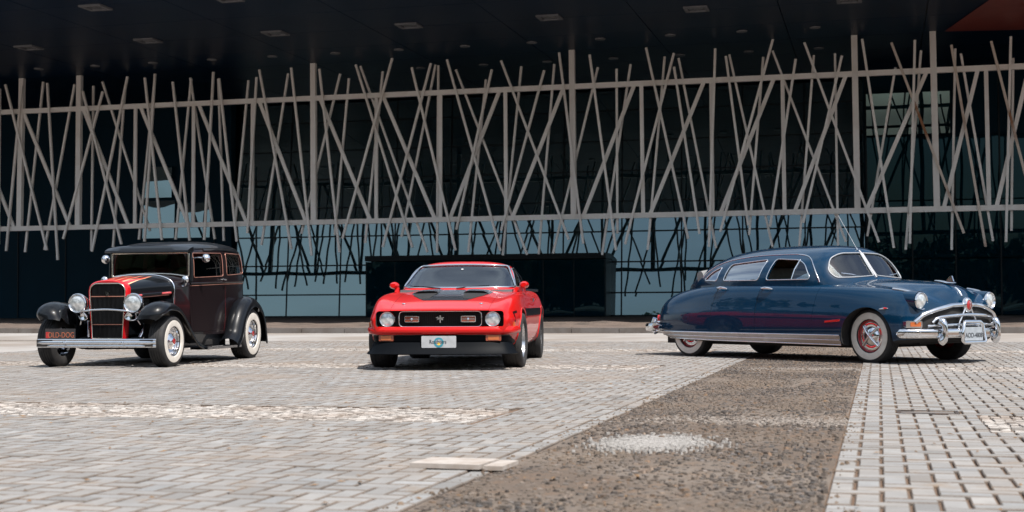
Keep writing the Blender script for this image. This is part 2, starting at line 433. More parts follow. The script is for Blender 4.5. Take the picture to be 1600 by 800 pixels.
# worn strip of basalt setts and earth, rough to the touch
nv, nu = 420, 44; V = np.linspace(3.2, 27.0, nv); U = np.linspace(G0 + .001, G1 - .001, nu); P = np.zeros((nv, nu, 3))
rs = np.random.RandomState(3); hgt = rs.normal(0, 1, (nv, nu)); 
sm = hgt.copy()
for _ in range(3): sm = (sm + np.roll(sm, 1, 0) + np.roll(sm, -1, 0) + np.roll(sm, 1, 1) + np.roll(sm, -1, 1)) / 5
big = rs.normal(0, 1, (nv // 10 + 2, nu // 6 + 2))
for i in range(nv):
    for j in range(nu):
        bi, bj = i / 10, j / 6; i0, j0 = int(bi), int(bj); fi, fj = bi - i0, bj - j0
        bg_ = big[i0, j0]*(1-fi)*(1-fj)+big[i0+1, j0]*fi*(1-fj)+big[i0, j0+1]*(1-fi)*fj+big[i0+1, j0+1]*fi*fj
        P[i, j] = (U[j], V[i], -.010 + .006 * sm[i, j] + .003 * bg_)
mb = MB().grid(P); o = mb.build('worn_strip', M['dirt'], paving, 0); plain(o.data); tag(o, 'strip of dark worn setts and loose earth between the paving', kind='stuff')
mb = MB(); cc = []
for v in np.arange(3.4, 19, .036):                                   # small basalt setts, worn and half buried
    for u in np.arange(G0 + .03, G1 - .02, .040):
        patch = math.sin(u * 5.1 + v * 1.3) + math.sin(v * 2.7 - u * 3.3) + math.sin(v * .9 + 1.7) * .8
        if not visible(u, v) or rnd.random() < .30 + .16 * patch: continue
        cu, cv = u + rnd.gauss(0, .008), v + rnd.gauss(0, .008); a = rnd.random() * 6.28; s_ = rnd.uniform(.011, .021); z = -.006 + rnd.gauss(0, .003); n_ = rnd.choice((4, 5, 5, 6))
        q = [(cu + s_ * math.cos(a + k * 6.283 / n_) * rnd.uniform(.8, 1.25), cv + s_ * math.sin(a + k * 6.283 / n_) * rnd.uniform(.8, 1.2)) for k in range(n_)]
        mb.add([(x, y, z - .014) for x, y in q] + [(cu + (x - cu) * .8, cv + (y - cv) * .8, z + rnd.gauss(0, .0012)) for x, y in q], [(k, (k + 1) % n_, n_ + (k + 1) % n_, n_ + k) for k in range(n_)] + [tuple(range(n_, 2 * n_))])
        t = rnd.uniform(.55, 1.35) * (1.9 if rnd.random() < .05 else 1); h = rnd.gauss(0, .05); cc += [(t * (1 + h), t, t * (1 - h))] * (n_ + 1)
me = mb.mesh('basalt_setts', False); color_attr(me, cc); tag(link('basalt_setts', me, M['basalt'], paving), kind='stuff')
mb = MB(); cc = []
for _ in range(11000):
    v = 3.4 + 23 * rnd.random() ** 1.6; u = rnd.uniform(G0 + .02, G1 - .02)
    if not visible(u, v): continue
    s_ = abs(rnd.gauss(0, .006)) + .004; a = rnd.random() * 6.28; z = -.012 + rnd.random() * .006; fl = rnd.random()
    h = s_ * (.5 if fl < .7 else .15); q = []
    for k in range(4): q.append((u + s_ * math.cos(a + k * 1.57) * rnd.uniform(.7, 1.5), v + s_ * math.sin(a + k * 1.57) * rnd.uniform(.7, 1.5)))
    mb.add([(x, y, z - .008) for x, y in q] + [(u + (x - u) * .6, v + (y - v) * .6, z + h) for x, y in q], [(0, 1, 5, 4), (1, 2, 6, 5), (2, 3, 7, 6), (3, 0, 4, 7), (4, 5, 6, 7)])
    r_ = rnd.random(); t = rnd.uniform(.45, 1.1)
    cc += [((t, t, t) if r_ < .5 else (1.25 * t, 1.0 * t, .8 * t) if r_ < .72 else (1.6 * t, 1.5 * t, 1.4 * t) if r_ < .79 else (.4 * t, .4 * t, .42 * t))] * 5
for _ in range(3400):                                                # white chips of the old band, crossing the strip
    u, v = rnd.gauss(-1.2, .125), rnd.gauss(7.60, .17); s_ = rnd.uniform(.007, .016); a = rnd.random() * 6.28; z = -.004 + rnd.random() * .004
    q = [(u + s_ * math.cos(a + k * 1.57), v + s_ * math.sin(a + k * 1.57)) for k in range(4)]
    mb.add([(x, y, z - .01) for x, y in q] + [(u + (x - u) * .8, v + (y - v) * .8, z + .004) for x, y in q], [(0, 1, 5, 4), (1, 2, 6, 5), (2, 3, 7, 6), (3, 0, 4, 7), (4, 5, 6, 7)]); t = rnd.uniform(.75, 1.05); cc += [(2.4 * t, 2.75 * t, 3.1 * t)] * 5
for _ in range(2600):
    u, v = rnd.uniform(G0 + .1, G1), rnd.choice([9.2, 16.3]) + rnd.gauss(0, .16); s_ = rnd.uniform(.008, .02); a = rnd.random() * 6.28; z = -.008
    if (u - G0) / 1.5 < rnd.random() * .9: continue
    q = [(u + s_ * math.cos(a + k * 1.57), v + s_ * math.sin(a + k * 1.57)) for k in range(4)]
    mb.add([(x, y, z - .01) for x, y in q] + [(u + (x - u) * .8, v + (y - v) * .8, z + .004) for x, y in q], [(0, 1, 5, 4), (1, 2, 6, 5), (2, 3, 7, 6), (3, 0, 4, 7), (4, 5, 6, 7)]); cc += [(2.0, 2.1, 2.2)] * 5
for _ in range(500):                                               # grit spilt over the edges of the strip
    sd_ = rnd.random() < .5; v = 4.2 + 17 * rnd.random() ** 1.4; d_ = abs(rnd.gauss(0, .055)); u = (G0 - d_) if sd_ else (G1 + d_)
    s_ = abs(rnd.gauss(0, .005)) + .003; a = rnd.random() * 6.28; z = .0
    q = [(u + s_ * math.cos(a + k * 1.57), v + s_ * math.sin(a + k * 1.57)) for k in range(4)]; t = rnd.uniform(.4, 1.1)
    mb.add([(x, y, z - .002) for x, y in q] + [(u + (x - u) * .6, v + (y - v) * .6, z + s_ * .5) for x, y in q], [(0, 1, 5, 4), (1, 2, 6, 5), (2, 3, 7, 6), (3, 0, 4, 7), (4, 5, 6, 7)]); cc += [(t * 1.15, t, t * .85)] * 5
for _ in range(900):                                                # dry leaf scraps on the paving
    v = 4.5 + 20 * rnd.random() ** 1.5; u = rnd.uniform(-9, 7)
    if not visible(u, v): continue
    s_ = rnd.uniform(.006, .016); a = rnd.random() * 6.28
    q = [(u + s_ * math.cos(a + k * 1.57) * (1.8 if k % 2 else .8), v + s_ * math.sin(a + k * 1.57) * (1.8 if k % 2 else .8)) for k in range(4)]
    mb.add([(x, y, .002 + rnd.random() * .005) for x, y in q] + [(u, v, .010)], [(0, 1, 4), (1, 2, 4), (2, 3, 4), (3, 0, 4)]); t = rnd.uniform(.5, 1.1); cc += [(1.3 * t, .95 * t, .6 * t)] * 4
me = mb.mesh('loose_debris', False); color_attr(me, cc); tag(link('loose_debris', me, M['debris'], paving), kind='stuff')
# farther paving, kerb, planted bed up to the building
mb = MB().add([(-70, 27.0, -.004), (60, 27.0, -.004), (60, 34.2, -.004), (-70, 34.2, -.004)], [(0, 1, 2, 3)])
mb.add([(-70, 3.0, -.012), (-14, 3, -.012), (-14, 27, -.012), (-70, 27, -.012)], [(0, 1, 2, 3)]).add([(13, 3.0, -.012), (60, 3, -.012), (60, 27, -.012), (13, 27, -.012)], [(0, 1, 2, 3)])
mb.add([(-70, -60, -.012), (60, -60, -.012), (60, 3, -.012), (-70, 3, -.012)], [(0, 1, 2, 3)])
o = mb.build('far_paving', M['far_pave'], None, 0); plain(o.data); o.rotation_euler.z = ROT; tag(o, 'weathered paving reaching up to the kerb and around', 'paving', kind='structure')
mb = MB()
for k in range(90): mb.box((-62 + k * 1.2, 34.32, .03), (1.185, .22, .20 + rnd.gauss(0, .004)))
o = mb.build('kerb', M['kerb'], None, 0); o.rotation_euler.z = ROT; tag(o, 'low granite kerb in front of the building', 'kerb', kind='structure')
rs = np.random.RandomState(5); nb, mbn = 130, 24; Pb = np.zeros((mbn, nb, 3))
for i in range(mbn):
    for j in range(nb): Pb[i, j] = (-66 + j, 34.43 + i * 1.0, .10 + .03 * rs.normal())
mb = MB().grid(Pb); mb.add([(-70, 57.4, .08), (60, 57.4, .08), (60, 90, .08), (-70, 90, .08)], [(0, 1, 2, 3)])
o = mb.build('earth_bed', M['bed'], None, 180); plain(o.data); o.rotation_euler.z = ROT; tag(o, 'brown bare earth bed in front of the building', 'bed', kind='structure')

# ---- loose concrete slab and drain cover
M['slab'] = mat('pale concrete', (.36, .325, .295), .85, noise=(14, (.27, .225, .19), 5, .4, .7), bump=(50, .4, .003))
M['iron'] = mat('cast iron', (.05, .045, .042), .6, metal=.4, noise=(20, (.12, .07, .045), 5, .45, .65))
t = frame('loose_slab'); t.location = uv(-1.90, 6.36, -.008); t.rotation_euler = (R(-.9), R(0), ROT - .05)
mb = MB().box((-.04, 0, .016), (.34, .30, .022)); o = mb.build('slab', M['slab'], t, 0)
mb = MB().box((.185, .01, .012), (.09, .29, .020), .04); mb.build('broken_edge', M['slab'], t, 0)
tag(t, 'cracked pale concrete slab lifted beside the dark worn strip', 'slab')
t = frame('drain_cover'); t.location = uv(.31, 10.02, -.004)
mb = MB().box((0, -.13, -.004), (.40, .025, .02)); mb.box((0, .13, -.004), (.40, .025, .02)); mb.box((-.19, 0, -.004), (.025, .24, .02)); mb.box((.19, 0, -.004), (.025, .24, .02)); mb.build('rim', M['iron'], t, 0)
mb = MB().box((0, 0, -.012), (.35, .23, .02)); lid = mb.build('lid', M['kerb'], t, 0)
tag(t, 'small rectangular drain cover set in the paving on the right', 'drain cover')

# ================================================================ building
BARS = [('P',-37.53,11.13,-37.62,4.26),('P',-34.6,11.12,-34.64,4.27),('V',-31.8,9.47,-31.82,4.3),('V',-28.97,9.42,-28.99,4.32),('V',-26.16,9.42,-26.2,4.31),('D',-40.24,9.62,-37.93,4.46),('D',-37.43,9.51,-35.08,4.52),('D',-34.36,9.51,-32.17,4.38),('D',-31.52,9.46,-29.25,4.35),('D',-28.7,9.41,-26.47,4.35),('F',-38.59,10.62,-38.6,3.54),('F',-38.26,10.79,-36.08,3.23),('F',-37.44,10.69,-38.2,3.23),('F',-36.11,10.76,-35.53,2.78),('F',-33.34,10.27,-35.29,3.73),('F',-34.32,10.31,-32.36,3.44),('F',-32.12,10.88,-33.85,3.14),('F',-31.24,10.78,-30.39,3.59),('F',-30.77,10.94,-31.26,3.54),('F',-29.88,10.54,-29.05,3.54),('F',-27.95,10.89,-28.38,3.56),('F',-27.66,10.58,-26.81,3.47),('F',-25.91,10.57,-26.34,3.82),('B',-36.57,10.9,-37.46,3.18),('B',-34.94,10.7,-36.43,3.26),('B',-34.02,10.6,-34.09,3.2),('B',-33.54,10.76,-31.16,4.02),('B',-32.43,10.53,-33.01,3.33),('B',-30.96,10.65,-31.7,3.65),('B',-29.24,10.75,-28.05,3.61),('B',-29.17,10.69,-29.91,3.62),('B',-27.89,10.63,-27.62,3.52),('B',-26.43,10.5,-27.08,4.07),('P',-23.34,11.12,-23.32,4.35),('V',-20.48,9.48,-20.5,4.38),('V',-17.64,9.53,-17.66,4.4),('V',-14.83,9.52,-14.82,4.4),('D',-25.82,9.47,-23.71,4.39),('D',-23.0,9.47,-20.79,4.39),('D',-20.15,9.46,-17.93,4.41),('D',-15.11,9.48,-17.22,4.45),('F',-25.76,10.88,-24.27,3.1),('F',-24.3,10.9,-23.36,2.81),('F',-22.98,10.78,-22.08,2.93),('F',-21.35,10.89,-18.84,3.09),('F',-19.68,11.12,-21.94,3.51),('F',-18.85,10.65,-16.96,2.94),('F',-17.99,10.78,-20.14,3.13),('F',-17.3,10.91,-15.03,2.89),('F',-15.35,10.39,-16.91,3.8),('B',-24.57,10.71,-25.82,3.31),('B',-22.19,10.6,-23.98,3.78),('B',-21.77,10.37,-22.43,3.69),('B',-21.27,10.88,-18.3,2.9),('B',-20.24,10.6,-21.05,3.32),('B',-17.91,10.78,-19.44,3.55),('B',-17.77,10.74,-17.86,2.87),('B',-17.02,10.53,-13.99,2.73),('B',-15.7,10.05,-16.5,2.87),('P',-12.01,11.1,-11.97,4.36),('V',-9.16,9.46,-9.13,4.39),('V',-6.35,9.5,-6.35,4.4),('D',-12.4,9.38,-14.52,4.41),('D',-9.47,9.42,-11.55,4.46),('D',-6.67,9.43,-8.82,4.43),('D',-3.92,9.34,-6.0,4.42),('F',-14.95,10.74,-12.15,3.31),('F',-13.14,10.26,-15.0,3.73),('F',-12.5,10.95,-11.55,3.13),('F',-11.24,10.81,-10.22,2.84),('F',-8.92,10.97,-7.3,3.26),('F',-7.81,10.7,-9.85,3.08),('F',-7.8,10.14,-6.85,3.44),('F',-6.16,10.8,-6.49,2.92),('F',-5.74,10.47,-4.94,3.75),('F',-3.9,11.05,-6.04,3.51),('B',-14.19,10.53,-15.03,2.72),('B',-12.78,10.55,-13.49,2.74),('B',-10.97,10.34,-12.9,2.77),('B',-10.19,10.23,-10.21,3.53),('B',-9.62,10.4,-10.86,2.68),('B',-8.22,10.63,-8.98,2.85),('B',-7.67,10.55,-6.25,2.89),('B',-5.64,10.58,-4.03,2.89),('B',-4.31,10.43,-4.94,3.38),('P',-0.8,11.03,-0.76,4.36),('P',2.12,10.98,2.18,4.37),('V',-3.56,9.44,-3.54,4.39),('V',4.04,9.37,4.07,4.36),('D',-1.16,9.39,-3.12,4.38),('D',1.85,9.36,-0.39,4.4),('D',3.73,9.35,2.45,4.33),('D',5.57,9.3,4.35,4.38),('F',-3.03,10.23,-4.1,3.67),('F',-2.69,10.85,0.02,3.0),('F',-1.27,10.27,-2.82,3.81),('F',-0.5,10.87,0.57,2.77),('F',0.59,10.68,3.14,3.29),('F',1.46,10.73,1.16,2.93),('F',2.79,10.48,3.91,2.77),('F',4.23,10.54,5.87,3.15),('F',4.94,10.69,4.64,2.94),('F',6.35,10.4,5.71,2.99),('B',-3.94,10.65,-1.22,3.05),('B',-2.35,10.4,-3.0,2.91),('B',-1.54,10.42,-1.52,2.89),('B',0.73,9.77,-0.41,3.26),('B',1.69,10.37,1.01,2.71),('B',2.95,10.39,2.7,2.68),('B',3.15,10.18,4.2,2.99),('B',5.04,9.92,4.87,3.37),('B',5.53,10.12,6.02,3.04)]
ZR0, ZR1, ZS, VB, VE, VG, TILT = 4.24, 9.56, 11.06, 56.0, 39.6, 66.0, 4.6
screen = frame('bar_screen'); tag(screen, 'cream steel screen of crossing slanted bars hung below the dark roof', 'screen')
for (z, nm) in ((ZR0, 'rail'), (ZR1, 'rail')):
    MB().box(((-39.5 + 8) / 2, VB, z), (47.5 + 3, .16, .21)).build(nm, M['bar'], screen, 0)
i_f = 0
for (k, u0, z0, u1, z1) in BARS:
    a, b = Vector((u0, 0, z0)), Vector((u1, 0, z1)); d = (b - a).normalized(); s_ = d.cross(Vector((0, 1, 0)))
    if k == 'P': hw, hd, yy, m_ = .115, .10, VB + .004, M['bar']
    elif k == 'V': hw, hd, yy, m_ = .075, .04, VB, M['bar']
    elif k == 'D': hw, hd, yy, m_ = .075, .04, VB, M['bar']
    elif k == 'F': hw, hd, yy, m_ = .046, .046, VB - .15 - .05 * (i_f % 2), M['bar']; i_f += 1
    else: hw, hd, yy, m_ = .044, .044, VB + .15 + .05 * (i_f % 2), M['bar']; i_f += 1
    if k == 'P': a = Vector((u0, 0, ZS)); b = Vector((u1, 0, ZR0 + .106))
    if k in 'VD': a = Vector((u0, 0, ZR1 - .103)); b = Vector((u1, 0, ZR0 + .103))
    if (k == 'F' and (round(u0, 2), round(u1, 2)) in {(.59, 3.14), (4.23, 5.87), (2.79, 3.91)}): m_ = M['rust']
    mb = MB()
    vs = []
    for q in (a, b):
        for (x, y) in ((-1, -1), (1, -1), (1, 1), (-1, 1)): 
            p = q + s_ * (hw * x); 
            if k in 'VDP': p = q + Vector((hw * x / max(.3, abs(d.z)), 0, 0))
            vs.append((p.x, yy + hd * y, p.z))
    mb.add(vs, [(3, 2, 1, 0), (4, 5, 6, 7), (0, 1, 5, 4), (1, 2, 6, 5), (2, 3, 7, 6), (3, 0, 4, 7)])
    o = mb.build({'P': 'post', 'V': 'upright', 'D': 'brace', 'F': 'slanted_bar', 'B': 'slanted_bar'}[k], m_, screen, 0)

bld = frame('exhibition_hall'); tag(bld, 'large dark exhibition hall with deep roof overhang and mirrored glass front', 'building')
# roof: soffit panels with open joints, edge beam, top
mb = MB().box((-15, (VE + 90) / 2, ZS + .75), (130, 90 - VE, 1.2)); mb.build('roof', M['roof'], bld, 0)
mb = MB()
for i in range(21):
    for j in range(10):
        mb.box((-66 + i * 5.02, VE + 1.7 + j * 3.3, ZS + .06), (4.99, 3.28, .10))
o = mb.build('soffit_panels', M['soffit'], bld, 0); tag(o, kind='stuff')
mb = MB().add([(2.55, 56.0, ZS - .02), (14, 58.0, ZS - .02), (14, 44, ZS - .02), (5.5, 44, ZS - .02), (3.78, 50.6, ZS - .02)], [(0, 1, 2, 3, 4)])
bm_o = mb.build('red_ceiling', M['soffit_red'], bld, 0)
sf = []
def recessed(name, u, v, sz, par=None):
    t = empty(name, (u, v, ZS - .03)); t.parent = bld
    return t
for (u, v) in [(-38.1, 49.25), (-32.72, 49.25), (-27.44, 49.25), (-22.08, 49.25), (-16.73, 49.25), (-11.38, 49.25), (-6.08, 49.25), (-.85, 49.25), (-31.4, 43.2), (-26.09, 43.2), (-21.08, 43.2)]:
    mb = MB(); q = .36
    for (cx, cy, dx, dy) in ((0, -q, .84, .12), (0, q, .84, .12), (-q, 0, .12, .60), (q, 0, .12, .60)): mb.box((u + cx, v + cy, ZS - .02), (dx, dy, .06))
    o = mb.build('ceiling_fixture', M['fixture'], bld, 0)
    MB().box((u, v, ZS + .005), (.59, .59, .03)).build('diffuser', M['fixture_glass'], o, 0)
for (us, v) in (([-38.1, -35.3, -32.56, -29.8, -27.06, -24.3, -21.5, -18.74, -15.94, -13.19, -10.43, -7.67, -4.93, -2.2], 53.9), ([-22.1, -19.3, -16.44, -13.61, -10.73, -7.9, -5.07, -2.24], 58.4)):
    for u in us:
        o = MB().lathe([(.0, ZS - .03), (.14, ZS - .03), (.20, ZS - .03), (.21, ZS + .02)], 20, 'z', (u, v, 0)).build('downlight', M['fixture'], bld, 40)
# glass front, leaning back, each pane slightly pillowed
gt = math.tan(R(TILT))
def pane(u0, u1, z0, z1, tilt, vbase, m_, name='glass_pane', bulge=.006, N=7):
    P = np.zeros((N, N, 3))
    for i in range(N):
        for j in range(N):
            a, b = i / (N - 1), j / (N - 1); bl = bulge * 16 * a * (1 - a) * b * (1 - b)
            z = z0 + (z1 - z0) * b; P[i, j] = (u0 + (u1 - u0) * a, vbase + math.tan(R(tilt)) * z - bl, z)
    o = MB().grid(P).build(name, m_, bld, 180); return o
ug = [-32.0 + .13 + 2.86 * k for k in range(0, 12)]
zg = [.12, 1.21, 2.68, 4.14, 5.6, 7.06, 8.52, 10.0, 11.0]
gpts = MB()
for i in range(len(ug) - 1):
    for j in range(len(zg) - 1):
        
        pane(ug[i] + .03, ug[i + 1] - .03, zg[j] + .03, zg[j + 1] - .03, TILT + rnd.gauss(0, .05), VG, M['mirror_glass'], bulge=rnd.uniform(.001, .004))
for k, u in enumerate(ug):
    mb = MB(); vs = []
    for z in (.1, 11.0):
        for (dx, dy) in ((-.035, -.02), (.035, -.02), (.035, .15), (-.035, .15)): vs.append((u + dx, VG + gt * z + dy, z))
    mb.add(vs, [(3, 2, 1, 0), (4, 5, 6, 7), (0, 1, 5, 4), (1, 2, 6, 5), (2, 3, 7, 6), (3, 0, 4, 7)]); mb.build('mullion', M['frame'], bld, 0)
for z in zg[:-1]: MB().box(((ug[0] + ug[-1]) / 2, VG + gt * z + .07, z), (ug[-1] - ug[0], .16, .07)).build('transom', M['frame'], bld, 0)
MB().box((-15, VG + 3.2, 6.2), (140, .3, 13)).build('back_wall', M['dark_wall'], bld, 0)
MB().box((-50.8, VG + .3, 5.5), (37.5, .5, 11.2)).build('dark_wall', M['dark_wall'], bld, 0)
for k in range(12): MB().box((-33.0 - 2.86 * k, VG + .03, 2.4), (.05, .06, 4.6)).build('cladding_rib', M['frame'], bld, 0)
pane(-36.9, -35.3, 6.3, 7.9, TILT - 3.2, VG - .35, M['mirror_glass'])
pane(-37.0, -35.2, 4.2, 6.15, TILT - 1.5, VG - .35, M['mirror_glass'])
pane(-35.1, -33.2, 4.2, 6.0, TILT - 1.0, VG - .35, M['mirror_glass'])
# right hand wing: upright dark glass
for (a, b) in ((-.45, 1.45), (1.5, 3.3), (3.35, 5.2), (5.25, 7.1), (7.15, 9.0)):
    for (c, d) in ((.12, 2.6), (2.66, 5.2), (5.26, 8.1)):
        pane(a, b, c, d, rnd.gauss(0, .15), VG - .6, M['dark_glass'], bulge=.004)
for (a, b) in ((-.45, 1.55), (1.75, 3.15)): pane(a, b, 8.62, 10.05, -3.4, VG - .3, M['mirror_glass'], bulge=.003)
for (a, b) in ((-.45, 1.55), (1.75, 3.15)): pane(a, b, 8.2, 8.5, -3.0, VG - .33, M['mirror_glass'], bulge=.0)
MB().box((20, VG + .4, 5.5), (41.2, .5, 11.2)).build('dark_wall', M['dark_wall'], bld, 0)
for u in (-.48, 1.475, 3.325, 5.225, 7.125): MB().box((u, VG - .58, 5.5), (.07, .16, 11.0)).build('mullion', M['frame'], bld, 0)
# entrance lobby box in dark glass
UL, UR, VL = -24.25, -12.4, 64.8
MB().box(((UL + UR) / 2, VL + .7, 2.95), (UR - UL + .1, 1.5, .26)).build('lobby_roof', M['frame'], bld, 0)
nl = 8
for k in range(nl):
    a = UL + (UR - UL) * k / nl; b = UL + (UR - UL) * (k + 1) / nl
    pane(a + .03, b - .03, .12, 2.78, rnd.gauss(0, .1), VL, M['dark_glass'], bulge=.002)
for k in range(nl + 1): MB().box((UL + (UR - UL) * k / nl, VL + .05, 1.44), (.06, .12, 2.7)).build('mullion', M['frame'], bld, 0)
for u in (UL, UR): MB().box((u, VL + .75, 1.44), (.08, 1.4, 2.7)).build('lobby_side', M['frame'], bld, 0)
MB().box(((UL + UR) / 2, VL + 1.0, 1.4), (UR - UL - .2, .1, 2.7)).build('lobby_back', M['dark_wall'], bld, 0)

# ---- trees behind the camera, and an unseen left row added to darken paint: the wood shows only as a reflection in glass and paint
M['leaf'] = mat('leaves', (.045, .075, .028), .6, noise=(.4, (.02, .04, .014), 4, .35, .65))
mb = MB(); rs = np.random.RandomState(11)
for k in range(64):
    if k < 46: cx, cy = -62 + k * 3.0 + rs.uniform(-1.5, 1.5), -11 - rs.uniform(0, 4)
    else: cx, cy = -30 - rs.uniform(0, 5), -20 + (k - 46) * 2.6 + rs.uniform(-1, 1)
    hh = rs.uniform(5.5, 7.5) if k < 46 else rs.uniform(10, 13); rr = rs.uniform(2.6, 3.8)
    for _ in range(420):
        d = rs.normal(0, 1, 3); d /= np.linalg.norm(d); q = rs.uniform(.3, 1.) ** .5
        c = np.array([cx, cy, hh * .52]) + d * q * np.array([rr, rr, hh * .5]); c[2] = max(.4, c[2]); s_ = rs.uniform(.4, .85); t1 = rs.normal(0, 1, 3); t1 /= np.linalg.norm(t1); t2 = np.cross(t1, d); t2 /= np.linalg.norm(t2) + 1e-6
        mb.add([c - s_ * t1, c + s_ * .6 * t2, c + s_ * t1, c - s_ * .6 * t2], [(0, 1, 2, 3)])
    mb.tube([(cx, cy, 0), (cx, cy, hh * .6)], [.25, .12], 6)
o = mb.build('unseen_wood', M['leaf'], None, 0, False); tag(o, 'unseen dark green trees behind the camera, with a left row added to darken reflections', 'wood', kind='stuff')

# ================================================================ cars: shared pieces
def car_paint(name, col, col2=None, rough=.32, flake=0., coat=.65):
    m = mat(name, col, rough, coat=coat, coatr=.012, spec=.12, metal=flake, noise=(1.3, col2 or col, 4, .3, .75), bump=(3., .012, .01))
    return m
M['blue'] = car_paint('deep blue paint', (.0001, .0205, .052), (.0001, .0170, .044), .26, .0, .8)
M['red'] = car_paint('bright red paint', (.50, .007, .006), (.45, .006, .005))
M['red_dark'] = car_paint('flame red paint', (.50, .010, .014), (.44, .008, .012))
M['black'] = car_paint('black paint', (.004, .005, .0065), (.006, .0065, .008), coat=.5)
M['maroon'] = car_paint('dark maroon paint', (.008, .0045, .0055), (.010, .006, .007), coat=.6)
M['satin'] = mat('satin black', (.0025, .0035, .005), .5, spec=.06, noise=(6, (.0035, .0045, .006), 4, .3, .7))
M['under'] = mat('underbody black', (.006, .006, .007), .8, noise=(8, (.014, .012, .011), 4, .3, .7))
M['chrome'] = mat('chrome', (.82, .83, .85), .06, metal=1., noise=(5, (.70, .71, .73), 4, .35, .7, .12))
M['wire'] = mat('dull steel wire', (.30, .31, .33), .5, metal=.3, noise=(9, (.24, .25, .27), 4, .3, .7))
M['steel'] = mat('brushed trim', (.42, .40, .40), .28, metal=1., noise=(9, (.36, .33, .33), 4, .3, .7, .36))
M['dark_chrome'] = mat('dull chrome', (.45, .45, .47), .18, metal=1., noise=(8, (.3, .3, .3), 4, .3, .7, .3))
M['tyre'] = mat('tyre rubber', (.013, .013, .014), .75, noise=(12, (.024, .022, .021), 5, .35, .7), bump=(70, .3, .003))
M['whitewall'] = mat('whitewall rubber', (.60, .565, .51), .6, noise=(9, (.50, .46, .40), 5, .4, .75))
M['lens'] = mat('headlamp glass', (.72, .74, .74), .12, metal=.55, coat=1., noise=(22, (.40, .43, .44), 3, .35, .65, .3), bump=(35, .35, .01))
M['amber'] = mat('amber lens', (.40, .11, .03), .18, coat=1., noise=(40, (.40, .09, .02), 3, .3, .7), bump=(90, .3, .004))
M['tail'] = mat('red lens', (.55, .015, .012), .15, coat=1., noise=(40, (.40, .01, .01), 3, .3, .7))
M['glass'] = glass_mat('car glass', (.80, .87, .86), .07)
M['glass_film'] = glass_mat('filmed car glass', (.55, .60, .60), .42)
M['glass_dark'] = glass_mat('tinted car glass', (.55, .62, .62), .08)
M['seat_tan'] = mat('tan cloth', (.52, .29, .13), .9, noise=(12, (.44, .235, .10), 4, .3, .7), bump=(80, .4, .004))
M['seat_dark'] = mat('dark vinyl', (.022, .022, .025), .5, noise=(6, (.035, .035, .04), 4, .3, .7))
M['seat_red'] = mat('red vinyl', (.30, .012, .016), .45, noise=(6, (.22, .01, .012), 4, .3, .7))
M['seat_grey'] = mat('grey cloth', (.20, .20, .195), .9, noise=(12, (.15, .15, .15), 4, .3, .7))
M['plate_white'] = mat('white plate', (.38, .39, .40), .4, noise=(14, (.32, .33, .34), 4, .4, .7))
M['plate_grey'] = mat('grey plate', (.30, .33, .36), .4, noise=(14, (.25, .275, .30), 4, .4, .7))
M['plate_black'] = mat('black plate', (.02, .02, .022), .45, noise=(10, (.035, .03, .03), 4, .4, .7))
M['ink'] = mat('black ink', (.02, .022, .028), .5)
M['ink_orange'] = mat('faded orange letters', (.36, .11, .055), .5, noise=(40, (.25, .065, .035), 4, .4, .7))
M['ink_teal'] = mat('teal print', (.03, .22, .28), .5)
M['ink_yellow'] = mat('yellow print', (.80, .50, .04), .5)
M['wheel_red'] = mat('red wheel paint', (.36, .012, .014), .3, coat=1., noise=(9, (.28, .01, .012), 4, .3, .7))
M['alloy'] = mat('wheel alloy', (.60, .61, .63), .22, metal=1., noise=(9, (.45, .46, .48), 4, .3, .7, .32))

def text(name, s_, size, m_, parent, loc, rot, thick=.002, sx=1., align='CENTER'):
    cu = bpy.data.curves.new(name, 'FONT'); cu.body = s_; cu.size = size; cu.extrude = thick; cu.align_x = align; cu.align_y = 'CENTER'
    t = bpy.data.objects.new(name, cu); COL.objects.link(t); dg = bpy.context.evaluated_depsgraph_get(); dg.update()
    me = bpy.data.meshes.new_from_object(t.evaluated_get(dg)); bpy.data.objects.remove(t)
    o = link(name, me, m_, parent, 0); o.location = loc; o.rotation_euler = rot; o.scale = (sx, 1, 1)
    return o
FRONT = (R(90), 0, R(90))       # lettering that faces the car's front

def lofted(name, secs, mats, parent, levels=2, caps=True):
    """closed symmetric body from half sections (y >= 0, from the bottom centre to the top centre)"""
    secs = [np.asarray(s_, float) for s_ in secs]; full = []
    for s_ in secs:
        mir = s_[-2:0:-1].copy(); mir[:, 1] *= -1; full.append(np.vstack([s_, mir]))
    mb = MB().grid(np.array(full), cv=True); m = full[0].shape[0]; n = len(full)
    if caps: mb.f.append(tuple(range(m))); mb.f.append(tuple((n - 1) * m + k for k in reversed(range(m))))
    o = mb.build(name, mats, parent, 0)
    if levels:
        sd_ = o.modifiers.new('s', 'SUBSURF'); sd_.levels = levels; sd_.render_levels = levels; baked(o)
    return o

